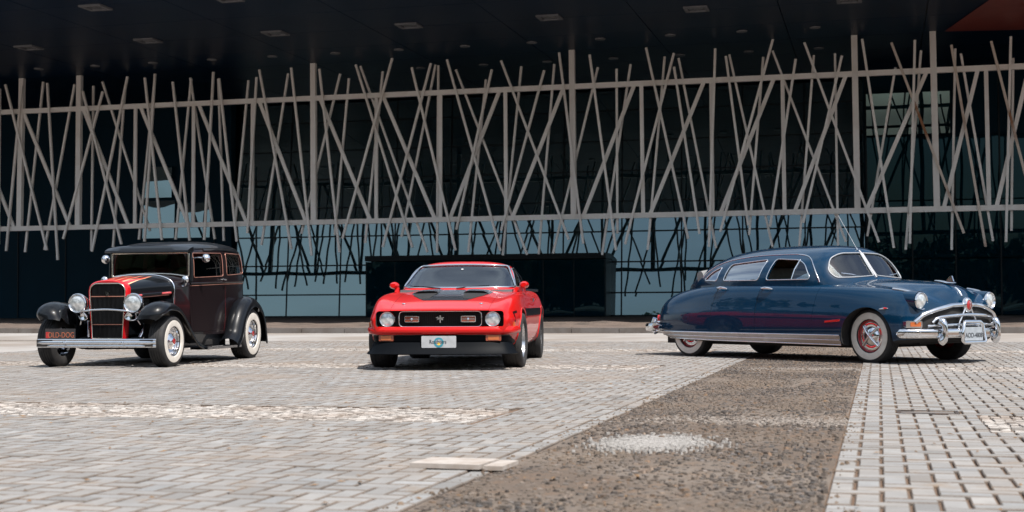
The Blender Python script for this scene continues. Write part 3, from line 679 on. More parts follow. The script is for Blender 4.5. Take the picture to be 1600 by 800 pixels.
def shell(name, xs, w, r, b, p, q, mats, parent, n=15, thick=.03, lo=0., tum=0.):
    """greenhouse: super-elliptic sections over the stations xs; returns the object, its outer mesh for draping"""
    P = []
    for x in xs:
        row = []
        for k in range(2 * n + 1):
            th = math.pi * k / (2 * n); c, s_ = math.cos(th), math.sin(th)
            row.append((x, (w(x) - tum * abs(s_) ** (2 / q)) * math.copysign(abs(c) ** (2 / p), c), b + lo + (r(x) - b - lo) * abs(s_) ** (2 / q)))
        P.append(row)
    mb = MB().grid(P); o = mb.build(name, mats, parent, 180)
    sd_ = o.modifiers.new('s', 'SUBSURF'); sd_.levels = 1; baked(o); outer = o.data.copy()
    bm = bmesh.new(); bm.from_mesh(o.data); bmesh.ops.recalc_face_normals(bm, faces=bm.faces)
    up = max(bm.faces, key=lambda f: f.calc_center_median().z)
    if up.normal.z < 0: bmesh.ops.reverse_faces(bm, faces=bm.faces)
    bm.to_mesh(o.data); bm.free()
    so_ = o.modifiers.new('t', 'SOLIDIFY'); so_.thickness = thick; so_.offset = -1; so_.material_offset = 1; so_.material_offset_rim = 0
    baked(o)
    return o, outer

def cutter(outline, axis, a, b, mi=0):
    me = MB().prism(outline, 0, axis, a, b).mesh('cutter')
    for p in me.polygons: p.material_index = mi
    return me

def wheel_well(x, z, r, y0, y1, n=40, mi=1):
    return cutter([(x + r * math.cos(2 * math.pi * k / n), z + r * math.sin(2 * math.pi * k / n)) for k in range(n)], 'y', y0, y1, mi)

def finish(o, ang=32):
    shade(o.data, ang)
    return o

def dark_bottom(o, zmax=.32, mi=1):
    for p in o.data.polygons:
        if p.normal.z < -.45 and p.center.z < zmax: p.material_index = mi

def cut_door(body, outline, side, y0, y1, name, m_, parent, gap=.004):
    """cuts a door out of the body with an open joint all round"""
    a, b = (y0, y1) if side == 'L' else (-y1, -y0)
    d = bpy.data.objects.new(name, body.data.copy()); COL.objects.link(d); d.parent = parent
    boolean(d, [cutter(inset(outline, gap), 'y', a, b)], 'INTERSECT'); finish(d)
    boolean(body, [cutter(outline, 'y', a, b, 1)])
    return d

def make_wheel(parent, x, y, side, Rr, width, rim, style, steer=0., ww=None):
    """side +1: outer face towards +y. wheel (metal) > tyre, whitewall, hub cap"""
    sg = side; h = width / 2; n = 48
    prof = [(rim * .55, -h * .2), (rim * .9, h * .25), (rim * .97, h * .45), (rim * 1.03, h * .80), (rim * 1.06, h * .80), (rim * 1.02, h * .2), (rim, -h * .8), (rim * .3, -h * .8)]
    def lat(pr, nn=n, mb=None): return (mb or MB()).lathe([(a, b * sg) for a, b in pr], nn, 'y')
    mb = MB()
    if style == 'sedan':
        lat([(rim * .25, h * .30), (rim * .8, h * .30), (rim * .9, h * .45), (rim * 1.0, h * .55), (rim * 1.04, h * .82), (rim * 1.08, h * .80), (rim * 1.04, -h * .8)], mb=mb); mm = M['wheel_red']
    elif style == 'rod':
        lat([(rim * .25, h * .42), (rim * .62, h * .40), (rim * .70, h * .22), (rim * .86, h * .22), (rim * .93, h * .55), (rim * 1.0, h * .60), (rim * 1.04, h * .85), (rim * 1.07, h * .82), (rim * 1.04, -h * .8)], mb=mb); mm = M['chrome']
    else:
        lat([(rim * .90, -h * .1), (rim * .95, h * .5), (rim * 1.0, h * .7), (rim * 1.04, h * .86), (rim * 1.07, h * .82), (rim * 1.04, -h * .8)], mb=mb); mm = M['alloy']
        for k in range(5):                                              # five broad spokes
            a = 2 * math.pi * k / 5 + .3; ca, sa = math.cos(a), math.sin(a); vs = []
            for (rr_, wd, yy) in ((rim * .18, rim * .16, h * .55), (rim * .96, rim * .20, h * .38)):
                for s1 in (-1, 1):
                    for dy in (0, -h * .3): vs.append((ca * rr_ - sa * wd * s1, sg * (yy + dy), sa * rr_ + ca * wd * s1))
            mb.add(vs, [(0, 2, 6, 4), (1, 5, 7, 3), (0, 4, 5, 1), (2, 3, 7, 6), (0, 1, 3, 2), (4, 6, 7, 5)])
        lat([(0, h * .62), (rim * .2, h * .62), (rim * .24, h * .3)], 24, mb)
        lat([(0, -h * .15), (rim * .9, -h * .15)], 24, mb)
    wobj = mb.build('wheel', mm, parent, 40); wobj.location = (x, y, Rr - .009); wobj.rotation_euler.z = steer
    tp = [(rim * 1.02, -h * .82), (rim * 1.10, -h * .98), (rim + (Rr - rim) * .5, -h * 1.05), (Rr * .955, -h * .97), (Rr * .99, -h * .80)]
    for g_ in (-.5, -.17, .17, .5): tp += [(Rr, h * (g_ - .12)), (Rr - .006, h * (g_ - .11)), (Rr - .006, h * (g_ - .05)), (Rr, h * (g_ - .04))]
    tp += [(Rr * .99, h * .80), (Rr * .955, h * .97), (rim + (Rr - rim) * .5, h * 1.05), (rim * 1.10, h * .98), (rim * 1.02, h * .82)]
    tp = [tp[0]] + [(min(a, Rr), b) for a, b in tp[1:]]
    t = MB().lathe([(a, b * sg) for a, b in tp], 64, 'y').build('tyre', M['tyre'], wobj, 50)
    if ww:
        r0, r1 = ww; MB().lathe([(r0 - .004, sg * h * .97), (r0, sg * (h * 1.02 + .004)), ((r0 + r1) / 2, sg * (h * 1.055 + .004)), (r1, sg * (h * 1.02 + .004)), (r1 + .004, sg * h * .96)], 56, 'y').build('whitewall', M['whitewall'], wobj, 60)
    if style == 'sedan':
        c = MB().lathe([(rim * .92, sg * h * .50), (rim * .90, sg * h * .62), (rim * .80, sg * h * .66), (rim * .62, sg * h * .60), (rim * .55, sg * h * .75), (rim * .40, sg * h * .86), (rim * .2, sg * h * .95), (0, sg * h * .97)], 40, 'y').build('hubcap', M['chrome'], wobj, 50)
        mb = MB()
        for k in range(2):
            a = .75 + k * math.pi / 2
            mb.tube([(-rim * .86 * math.cos(a), sg * h * .72, -rim * .86 * math.sin(a)), (-rim * .3 * math.cos(a), sg * h * 1.03, -rim * .3 * math.sin(a)), (rim * .3 * math.cos(a), sg * h * 1.03, rim * .3 * math.sin(a)), (rim * .86 * math.cos(a), sg * h * .72, rim * .86 * math.sin(a))], [.016, .013, .013, .016], 8)
        mb.build('cap_bar', M['chrome'], wobj, 60)
    if style == 'rod':
        MB().lathe([(rim * .64, sg * h * .30), (rim * .62, sg * h * .55), (rim * .50, sg * h * .72), (rim * .36, sg * h * .80), (rim * .33, sg * h * .90), (rim * .2, sg * h * 1.02), (0, sg * h * 1.05)], 36, 'y').build('hubcap', M['chrome'], wobj, 50)
        MB().lathe([(rim * .20, sg * h * 1.0), (rim * .19, sg * (h * 1.03 + .004)), (0, sg * (h * 1.06 + .004))], 20, 'y').build('cap_centre', M['wheel_red'], wobj, 50)
    return wobj

def round_lamp(parent, loc, r, depth, name='headlight', rz=0., bezel=None, shellm=None, ry=0.):
    """lamp bucket facing +x with its glass and bezel"""
    b = MB().lathe([(0, -depth), (r * .35, -depth * .96), (r * .75, -depth * .7), (r * .97, -depth * .25), (r, 0), (r * .96, .004)], 32, 'x').build(name, shellm or M['chrome'], parent, 60)
    b.location = loc; b.rotation_euler = (0, ry, rz)
    MB().lathe([(r * .90, .002), (r * .75, r * .10), (r * .45, r * .18), (0, r * .21)], 32, 'x').build('lens', M['lens'], b, 60)
    MB().lathe([(r * .86, -.01), (r * .87, .018), (r * .95, .024), (r * 1.03, .012), (r * 1.04, -.012)], 32, 'x').build('bezel', bezel or M['chrome'], b, 60)
    return b

def seat(parent, x, y, z, wd, m_, h=.62, name='seat', lean=.2):
    mb = MB()
    def slab(P0, P1, t, wdt):
        pr = rounded([(-t / 2, 0), (t / 2, 0), (t / 2, 1), (-t / 2, 1)], .05)
        d = Vector(P1) - Vector(P0); nrm = Vector((d.z, 0, -d.x)).normalized(); rows = []
        for s_ in np.linspace(-1, 1, 9):
            k = 1 - .12 * abs(s_) ** 4; row = []
            for a in range(16):
                an = 2 * math.pi * a / 16; u_ = .5 + .5 * k * math.copysign(abs(math.cos(an)) ** .5, math.cos(an)); v_ = .5 * t * k * math.copysign(abs(math.sin(an)) ** .6, math.sin(an))
                p = Vector(P0) + d * u_ + nrm * v_; row.append((p.x, y + s_ * wdt / 2, p.z))
            rows.append(row)
        o = len(mb.v); mb.grid(rows, cv=True); mb.f.append(tuple(o + k for k in range(16))); mb.f.append(tuple(o + 8 * 16 + k for k in range(16)))
    slab((x - .10, 0, z), (x + .42, 0, z + .05), .20, wd); slab((x - .06, 0, z), (x - .06 - lean, 0, z + h), .16, wd)
    return mb.build(name, m_, parent, 60)

def steering(parent, x, y, z, r=.19):
    mb = MB(); pts = []
    for k in range(28):
        a = 2 * math.pi * k / 28; pts.append((x + r * math.sin(a) * -.45, y + r * math.cos(a), z + r * math.sin(a) * .9))
    mb.tube(pts, .012, 6, True); mb.tube([(x - .0, y - r, z), (x + .03, y, z - .02), (x, y + r, z)], .010, 6); mb.tube([(x + .02, y, z), (x + .35, y, z - .22)], .02, 6)
    return mb.build('steering_wheel', M['satin'], parent, 60)

# ================================================================ dark blue four-door sedan
def build_sedan():
    C_ = empty('sedan', (4.09, 19.03, 0), R(-53.0))
    tag(C_, 'dark blue rounded four-door sedan with whitewall tyres and chrome grille on the right', 'car')
    X = [-2.47, -2.43, -2.36, -2.22, -2.0, -1.6, -1.2, -.8, -.3, .3, .8, 1.1, 1.5, 1.85, 2.08, 2.21, 2.31, 2.385, 2.42]
    W = pchip([-2.47, -2.43, -2.36, -2.22, -2.0, -1.6, -1.2, -.8, 0, .8, 1.5, 1.85, 2.08, 2.21, 2.31, 2.385, 2.42], [.30, .46, .66, .80, .88, .925, .945, .955, .96, .96, .955, .94, .905, .84, .70, .50, .30])
    ZB = pchip([-2.47, -2.36, -2.22, -2.0, -1.6, -.8, .8, 1.5, 1.85, 2.08, 2.31, 2.42], [.42, .36, .30, .25, .22, .205, .20, .20, .21, .24, .28, .33])
    ZC = pchip([-2.47, -2.43, -2.36, -2.22, -2.0, -1.6, -1.2, -.8, 0, .8, 1.1, 1.5, 1.85, 2.08, 2.21, 2.31, 2.385, 2.42], [.60, .66, .735, .80, .875, .945, .98, .995, .99, .965, .955, .94, .918, .89, .855, .79, .71, .62])
    WC = pchip([-2.47, -2.43, -2.36, -2.22, -2.0, -1.6, -1.2, -.8, 0, .8, 1.1, 1.5, 1.85, 2.08, 2.21, 2.31, 2.385, 2.42], [.20, .34, .50, .62, .70, .76, .79, .81, .82, .82, .81, .79, .765, .735, .68, .55, .38, .22])
    ZT = pchip([-2.47, -2.43, -2.36, -2.22, -2.0, -1.6, -1.2, .6, .8, 1.1, 1.5, 1.85, 2.08, 2.21, 2.31, 2.385, 2.42], [.62, .70, .79, .88, .96, 1.01, 1.0, 1.0, 1.03, 1.045, 1.035, 1.01, .985, .955, .905, .80, .66])
    ZV = pchip([-2.47, -2.36, -2.0, -1.2, .8, 1.1, 1.5, 1.85, 2.08, 2.21, 2.31, 2.385, 2.42], [.61, .75, .91, .99, .985, .965, .935, .89, .85, .81, .76, .69, .62])
    secs = []; nose = lambda x: x if x < 1.6 else 1.6 + (x - 1.6) * .925
    for x0_ in X:
        x = x0_; w_, zb, zc, wc, zt, zv = W(x), ZB(x), ZC(x), WC(x), ZT(x), ZV(x); h = zc - zb
        yv = wc - .19 if wc > .45 else wc * .6
        secs.append([(x, 0, zb), (x, w_ * .55, zb), (x, w_ - .09, zb), (x, w_ - .025, zb + .02), (x, w_ - .004, zb + .10), (x, w_, zb + h * .36), (x, w_ - .003, zb + h * .54), (x, w_ - .018, zb + h * .60), (x, w_ - .035, zb + h * .74),
                     (x, wc + (w_ - wc) * .50, zc - .065), (x, wc, zc), (x, yv, zv), (x, yv * .62, zt - (zt - zv) * .22), (x, 0, zt)]); secs[-1] = [(nose(p[0]), p[1], p[2]) for p in secs[-1]]
    body = lofted('body', secs, [M['blue'], M['under']], C_, 3); D = Drape(body.data)
    dark_bottom(body, .30)
    boolean(body, [wheel_well(1.60, .31, .372, .60, 1.3), wheel_well(1.60, .31, .372, -1.3, -.60)])
    dF = [(-.135, 1.2), (-.155, .98), (-.205, .70), (-.215, .345), (.765, .345), (.785, .70), (.84, .98), (.85, 1.2)]
    dR = [(-.92, 1.2), (-.945, .98), (-1.03, .70), (-1.06, .345), (-.221, .345), (-.211, .70), (-.161, .98), (-.141, 1.2)]
    for sd_ in 'RL':
        for ol in (dF, dR): cut_door(body, ol, sd_, .62, 1.2, 'door', M['blue'], C_, .0045)
    finish(body)
    # greenhouse
    DX = .06
    w0 = pchip([-2.22, -2.05, -1.8, -1.4, -1.0, -.4, .3, .6, .72, .82, .92, 1.0, 1.05], [.16, .42, .60, .75, .82, .845, .84, .825, .80, .74, .61, .40, .16])
    r0 = pchip([-2.22, -2.0, -1.8, -1.5, -1.15, -.74, -.3, .1, .4, .6, .70, .80, .90, 1.0, 1.05], [.93, 1.07, 1.19, 1.335, 1.445, 1.495, 1.508, 1.505, 1.495, 1.468, 1.42, 1.285, 1.15, 1.03, .985])
    w = lambda x: w0(x - DX); r = lambda x: r0(x - DX)
    xs = [-2.22, -2.12, -1.95, -1.75, -1.5, -1.25, -1.0, -.7, -.4, -.1, .2, .4, .55, .65, .72, .78, .84, .90, .96, 1.01, 1.05]; xs = [x + DX for x in xs]
    cab, outer = shell('cabin', xs, w, r, .93, 2.6, 2.25, [M['blue'], M['seat_tan']], C_)
    DC = Drape(outer)
    qw = rounded([(-1.43, 1.055), (-1.27, 1.175), (-1.09, 1.235), (-1.125, 1.045)], [.05, .12, .03, .03])
    rw = rounded([(-.985, 1.045), (-.915, 1.265), (-.245, 1.315), (-.315, 1.04)], [.04, .06, .04, .05])
    fw = rounded([(-.175, 1.04), (-.105, 1.318), (.30, 1.295), (.43, 1.235), (.555, 1.075), (.545, 1.04)], [.04, .04, .12, .16, .05, .03])
    qw, rw, fw = [[(a + DX, b) for a, b in o_] for o_ in (qw, rw, fw)]
    wsr = rounded([(.028, 1.085), (.022, 1.385), (.40, 1.375), (.60, 1.30), (.70, 1.14), (.66, 1.055), (.40, 1.06)], [.02, .02, .15, .12, .08, .06, .1])
    wsl = [(-a, b) for a, b in reversed(wsr)]
    cuts = [cutter(ol, 'y', a, b) for ol in (qw, rw, fw) for a, b in ((.35, 1.2), (-1.2, -.35))]
    cuts += [cutter(ol, 'x', .42, 1.4) for ol in (wsr, wsl)]
    boolean(cab, cuts); finish(cab)
    for sd_ in 'RL':
        for ol, nm in ((qw, 'quarter_window'), (rw, 'rear_window'), (fw, 'front_window')):
            gol = inset(ol, -.004) if ol is not fw else rounded([(.27 + DX, 1.036), (.307 + DX, 1.298), (.43 + DX, 1.239), (.559 + DX, 1.075), (.549 + DX, 1.036)], [.01, .02, .16, .05, .03])
            pr_ = DC.panel(MB(), sd_, gol, -.010, .004, .05).build(nm, M['glass'] if ol is fw else M['glass_film'], C_, 60)
            DC.tube(MB(), sd_, densify(ol, .03), .0075, .002, True, 8).build('window_trim', M['chrome'], pr_, 60)
            if ol is fw: DC.tube(MB(), sd_, [(.265 + DX, 1.04), (.285 + DX, 1.17), (.305 + DX, 1.30)], .010, .0, False, 8).build('vent_bar', M['chrome'], pr_, 60)
        rail = spline([(-1.50, 1.09), (-1.38, 1.195), (-1.1, 1.30), (-.6, 1.362), (0, 1.375), (.30, 1.36), (.46, 1.31), (.58, 1.20), (.68, 1.06), (.71, 1.0)], 6); rail = [p + np.array([DX, 0]) for p in rail]
        DC.tube(MB(), sd_, [tuple(p) for p in rail], .008, .003, False, 8).build('drip_rail', M['chrome'], C_, 60)
    for ol in (wsr, wsl):
        pr_ = DC.panel(MB(), 'F', inset(ol, -.004), -.010, .004, .05).build('windshield', M['glass'], C_, 60)
        DC.tube(MB(), 'F', densify(ol, .03), .009, .002, True, 8).build('windshield_trim', M['wire'], pr_, 60)
    DC.tube(MB(), 'F', [(0, 1.06), (0, 1.15), (0, 1.25), (0, 1.38), (0, 1.415)], .015, .0, False, 8).build('windshield_divider', M['wire'], C_, 60)
    DC.panel(MB(), 'T', rounded([(-1.44, .42), (-1.44, -.42), (-1.89, -.30), (-1.89, .30)], .08), .002, .006, .06).build('back_window', M['glass_dark'], C_, 60)
    for s_ in (-1, 1):                                                    # wipers
        MB().tube([(.99, .22 * s_, 1.075), (.96, .40 * s_, 1.10), (.92, .56 * s_, 1.115)], .006, 6).build('wiper', M['chrome'], C_, 60)
        MB().tube([(1.01, .20 * s_, 1.06), (1.015, .20 * s_, 1.085)], .014, 8).build('wiper_pivot', M['chrome'], C_, 60)
    # interior
    seat(C_, -.35, 0, .62, 1.34, M['seat_grey'], .60, 'front_seat'); seat(C_, -1.30, 0, .64, 1.30, M['seat_grey'], .58, 'back_seat')
    MB().box((-.2, 0, .62), (2.2, 1.45, .03)).build('cabin_floor', M['under'], C_, 0)
    MB().prism([(.62, .93), (.90, .93), (.86, 1.02), (.66, 1.03)], 0, 'y', -.62, .62).build('dashboard', M['seat_dark'], C_, 0)
    steering(C_, .42, .36, 1.06)
    # sill trim
    for sd_ in 'RL':
        x0, x1 = -2.17, 1.215
        ol = [(x0 + .0, .345), (x0 + .03, .315), (x0 + .16, .275), (-1.2, .255), (x1, .225), (x1, .33), (-1.0, .335)]
        tr = D.panel(MB(), sd_, ol, .013, .022, .07).build('sill_trim', M['steel'], C_, 30)
        for (a, b, rr_) in ((.345, .333, .010), (.300, .275, .006), (.265, .222, .010)):
            D.tube(MB(), sd_, densify([(x0 + (.0 if a > .3 else 0.05 if a > .28 else .16), a), (-1.0, (a + b) / 2), (x1, b)], .12, False), rr_, .013, False, 8).build('sill_bead', M['chrome'], tr, 60)
        sp = D.panel(MB(), sd_, rounded([(.985, .488), (.985, .512), (1.232, .535), (1.226, .508)], .006), .010, .012, .04).build('fender_badge', M['chrome'], C_, 30)
        D.panel(MB(), sd_, [(.995, .491), (.995, .498), (1.16, .511), (1.16, .505)], .012, .003, .04).build('badge_inlay', M['wheel_red'], sp, 30)
        hp, hn = D.hit(sd_, 1.83, .672); sg = -1 if sd_ == 'R' else 1
        rows = []
        for k in range(9):
            t = k / 8; q = math.sin(math.pi * min(1, .08 + t * .9)) ** .6
            rows.append([(1.76 + .16 * t, hp.y + sg * (-.02 + .038 * q * math.cos(a) ** 2 if math.cos(a) > 0 else -.02), .655 + .022 * q * math.sin(a) + .012 * t) for a in np.linspace(-math.pi / 2, math.pi / 2, 9)])
        MB().grid(rows).build('marker_light', M['chrome'], C_, 60)
        MB().tube([(1.87, hp.y + sg * .014, .667), (1.91, hp.y + sg * .010, .668)], [.012, .006], 8).build('marker_lens', M['tail'], C_, 60)
        for (hx, hz) in ((-.86, .925), (-.03, .915)):                  # door handles
            a, n_ = D.hit(sd_, hx - .09, hz); b, _ = D.hit(sd_, hx + .09, hz - .004)
            pts = [a, a + n_ * .035, a.lerp(b, .35) + n_ * .045, a.lerp(b, .75) + n_ * .038, b + n_ * .018]
            MB().tube(pts, [.016, .018, .019, .016, .008], 8).build('door_handle', M['chrome'], C_, 60)
        a, n_ = D.hit(sd_, .60, .985); top = a + Vector((.02, sg * .10, .055))   # mirror
        mi = MB().tube([a, a + Vector((.01, sg * .05, .015)), top], [.016, .010, .010], 8).build('mirror', M['chrome'], C_, 60)
        ms = MB().lathe([(0, .045), (.03, .04), (.055, .02), (.060, 0), (.056, -.008), (0, -.008)], 20, 'x').build('mirror_head', M['chrome'], mi, 60); ms.location = top + Vector((-.01, 0, .035)); ms.rotation_euler.z = -sg * .4
    # lamps
    for s_ in (-1, 1):
        hp, n_ = D.hit('F', .69 * s_, .75)
        pod = MB(); rows = []
        for t in np.linspace(0, 1, 9):                                    # chrome surround, longer at the bottom
            x_ = 1.80 + (hp.x + .02 - 1.80) * t; q = (.72 + .28 * t ** .7); zc_ = .80 - .05 * t
            rows.append([(x_, .70 * s_ - .01 * s_ * t + .122 * q * math.cos(a), zc_ + (.120 if math.sin(a) > 0 else .140) * q * math.sin(a)) for a in np.linspace(0, 2 * math.pi, 28, endpoint=False)])
        pod.grid(rows, cv=True).build('headlight_pod', M['blue'], C_, 60)
        round_lamp(C_, (hp.x + .02, .69 * s_, .752), .108, .12, rz=.06 * s_)
        D.tube(MB(), 'T', [(1.87, .745 * s_), (1.96, .735 * s_), (2.05, .72 * s_), (2.11, .70 * s_)], .016, .010, False, 8).build('fender_spear', M['chrome'], C_, 60)
        hp2, _ = D.hit('F', .80 * s_, .48)
        lx = hp2.x + .01; t = MB().prism(rounded([(-.105, -.042), (.105, -.042), (.105, .042), (-.105, .042)], .012), 0, 'x', -.10, .035).build('parking_light', M['chrome'], C_, 40); t.location = (lx, .80 * s_, .475); t.rotation_euler.z = .45 * s_
        q = MB().prism(rounded([(-.05, -.026), (.085, -.026), (.085, .026), (-.05, .026)], .008), 0, 'x', .03, .042).build('lens', M['amber'], t, 40); q.scale.y = -s_
    # grille: dark mouth with chrome bars
    mouth = [(.74, .50), (.66, .58), (.50, .635), (.25, .672), (0, .685)]; mouth = mouth + [(-a, b) for a, b in reversed(mouth[:-1])] + [(-.70, .42), (0, .37), (.70, .42)]
    D.panel(MB(), 'F', mouth, .006, .012, .06).build('grille_mouth', M['under'], C_, 60)
    def bar(pts, rad, nm, m_=M['chrome'], off=.03, sx=1., n=10): return D.tube(MB(), 'F', [tuple(p) for p in spline(pts, 5)], rad, off, False, n, sx).build(nm, m_, C_, 60)
    bar([(-.78, .50), (-.68, .585), (-.50, .645), (-.25, .685), (0, .70), (.25, .685), (.50, .645), (.68, .585), (.78, .50)], .030, 'grille_arch')
    bar([(-.60, .49), (-.52, .545), (-.30, .572), (0, .582), (.30, .572), (.52, .545), (.60, .49)], .021, 'grille_bar', off=.05)
    bar([(-.66, .455), (-.3, .465), (0, .468), (.3, .465), (.66, .455)], .017, 'grille_bar', off=.05)
    ex = D.hit('F', 0, .70)[0].x
    for s_ in (-1, 1): MB().tube([(ex + .055, .055 * s_, .665), (ex + .05, .165 * s_, .50), (ex + .06, .20 * s_, .43)], .014, 8).build('grille_strut', M['chrome'], C_, 60)
    md = MB().lathe([(.075, -.02), (.072, .02), (.058, .032), (.05, .03)], 24, 'x').build('medallion', M['chrome'], C_, 60); md.location = (ex + .045, 0, .70); md.scale.z = 1.25
    MB().lathe([(.05, .024), (.03, .034), (0, .038)], 20, 'x').build('medallion_face', M['wheel_red'], md, 60)
    MB().tube([(.036, 0, -.035), (.042, 0, 0), (.036, 0, .035)], .007, 6).build('medallion_mark', M['chrome'], md, 60)
    # hood ornament: low chrome blade with an upright fin
    zt_ = D.hit('T', 2.12, 0)[0].z; rows = []
    for t in np.linspace(0, 1, 11):
        x_ = 1.93 + .31 * t; zz = D.hit('T', min(x_, 2.22), 0)[0].z; q = math.sin(math.pi * (.06 + .9 * t)) ** .6
        rows.append([(x_, .035 * q * math.cos(a), max(zz, .955) + .018 + .016 * q * math.sin(a)) for a in np.linspace(0, 2 * math.pi, 10, endpoint=False)])
    orn = MB().grid(rows, cv=True).build('hood_ornament', M['chrome'], C_, 60)
    MB().prism([(2.09, .99), (2.15, 1.055), (2.18, 1.06), (2.205, .99)], 0, 'y', -.010, .010).build('ornament_fin', M['chrome'], orn, 30)
    D.tube(MB(), 'T', [(2.22, 0), (2.25, 0), (2.28, 0), (2.31, 0)], .016, .004, False, 8).build('hood_strip', M['chrome'], C_, 60)
    # bumpers
    def bumper(pts, z, hgt, nm, par=C_):
        P = [tuple(p) for p in spline(pts, 5)]; rows = []; prof = [(-.02, -1), (.035, -.85), (.05, -.4), (.042, 0), (.052, .4), (.036, .85), (-.02, 1)]
        for i, p in enumerate(P):
            a = np.array(P[max(i - 1, 0)]); b = np.array(P[min(i + 1, len(P) - 1)]); t = (b - a) / np.linalg.norm(b - a); nx, ny = -t[1], t[0]
            if nx * np.sign(pts[len(pts) // 2][0]) < 0: nx, ny = -nx, -ny
            e = min(1, (.35 + min(i, len(P) - 1 - i) * .35)); rows.append([(p[0] + nx * o_, p[1] + ny * o_, z + h_ * hgt * e) for o_, h_ in prof])
        o = MB().grid(rows).build(nm, M['chrome'], par, 60); sm_ = o.modifiers.new('t', 'SOLIDIFY'); sm_.thickness = .006; baked(o); finish(o, 60); return o
    fb = [(2.06, -.915), (2.15, -.88), (2.27, -.74), (2.37, -.48), (2.41, -.22), (2.42, 0), (2.41, .22), (2.37, .48), (2.27, .74), (2.15, .88), (2.06, .915)]
    fbm = bumper(fb, .365, .062, 'front_bumper')
    rb = [(-2.02, -.955), (-2.22, -.945), (-2.40, -.82), (-2.52, -.45), (-2.55, 0), (-2.52, .45), (-2.40, .82), (-2.22, .945), (-2.02, .955)]
    bumper(rb, .40, .06, 'rear_bumper')
    for s_ in (-1, 1):
        g = [(2.395, .53 * s_, .265), (2.44, .53 * s_, .30), (2.455, .53 * s_, .38), (2.44, .53 * s_, .47), (2.40, .53 * s_, .505)]
        MB().tube([tuple(p) for p in spline(g, 4)], [.030 + .022 * abs(math.cos(math.pi * k / 16)) ** 2 for k in range(17)], 12).build('bumper_guard', M['chrome'], C_, 60)
        MB().lathe([(0, -.045), (.035, -.035), (.05, 0), (.035, .035), (0, .045)], 16, 'z', (2.415, .53 * s_, .505)).build('guard_ball', M['chrome'], C_, 60)
        MB().lathe([(0, -.03), (.028, -.02), (.036, 0), (.028, .02), (0, .03)], 16, 'z', (2.425, .53 * s_, .265)).build('guard_ball', M['chrome'], C_, 60)
        t = MB().lathe([(0, -.045), (.022, -.04), (.032, 0), (.024, .045), (0, .055)], 16, 'z', (-2.30, .72 * s_, .52)).build('tail_light', M['tail'], C_, 60)
        MB().lathe([(.036, -.06), (.040, -.045), (.030, -.035)], 16, 'z', (-2.30, .72 * s_, .52)).build('lamp_base', M['chrome'], t, 60)
        g = [(-2.50, .60 * s_, .31), (-2.575, .60 * s_, .40), (-2.52, .60 * s_, .52)]
        MB().tube([tuple(p) for p in spline(g, 5)], .035, 10).build('bumper_guard', M['chrome'], C_, 60)
    MB().tube([(-2.27, -.06, .855), (-2.36, 0, .85), (-2.27, .06, .855)], .03, 10).build('trunk_handle', M['chrome'], C_, 60)
    # number plate in its chrome frame
    px = 2.48
    ol = [(px, -.235, .27), (px - .01, -.185, .475), (px - .02, -.15, .50), (px - .02, .15, .50), (px - .01, .185, .475), (px, .235, .27)]
    fr = MB().tube(ol + [(px + .005, .20, .25), (px + .005, -.20, .25)], .022, 10, True).build('plate_frame', M['chrome'], C_, 60)
    pl = MB().prism(rounded([(-.185, .275), (.185, .275), (.165, .435), (-.165, .435)], .012), 0, 'x', px - .012, px - .002).build('number_plate', M['plate_grey'], C_, 30)
    text('plate_number', 'AOD-4808', .082, M['ink'], pl, (px - .001, 0, .335), FRONT, sx=.92)
    # wheels
    for (wx, s_, st) in ((1.575, -1, -.06), (1.575, 1, -.06), (-1.575, -1, 0), (-1.575, 1, 0)):
        make_wheel(C_, wx, s_ * .735, s_, .335, .19, .195, 'sedan', st, (.213, .288))
    MB().box((1.6, 0, .33), (1.0, 1.10, .20)).build('chassis', M['under'], C_, 0)
    MB().box((-.4, 0, .22), (3.6, 1.3, .10)).build('chassis', M['under'], C_, 0)
    MB().tube([(.74, -.02, 1.425), (.73, -.025, 1.45)], .016, 10).build('antenna_base', M['chrome'], C_, 60)
    MB().tube([(.735, -.02, 1.44), (.43, -.02, 1.90)], [.004, .0025], 6).build('antenna', M['wire'], C_, 60)
    return C_
sedan = build_sedan()

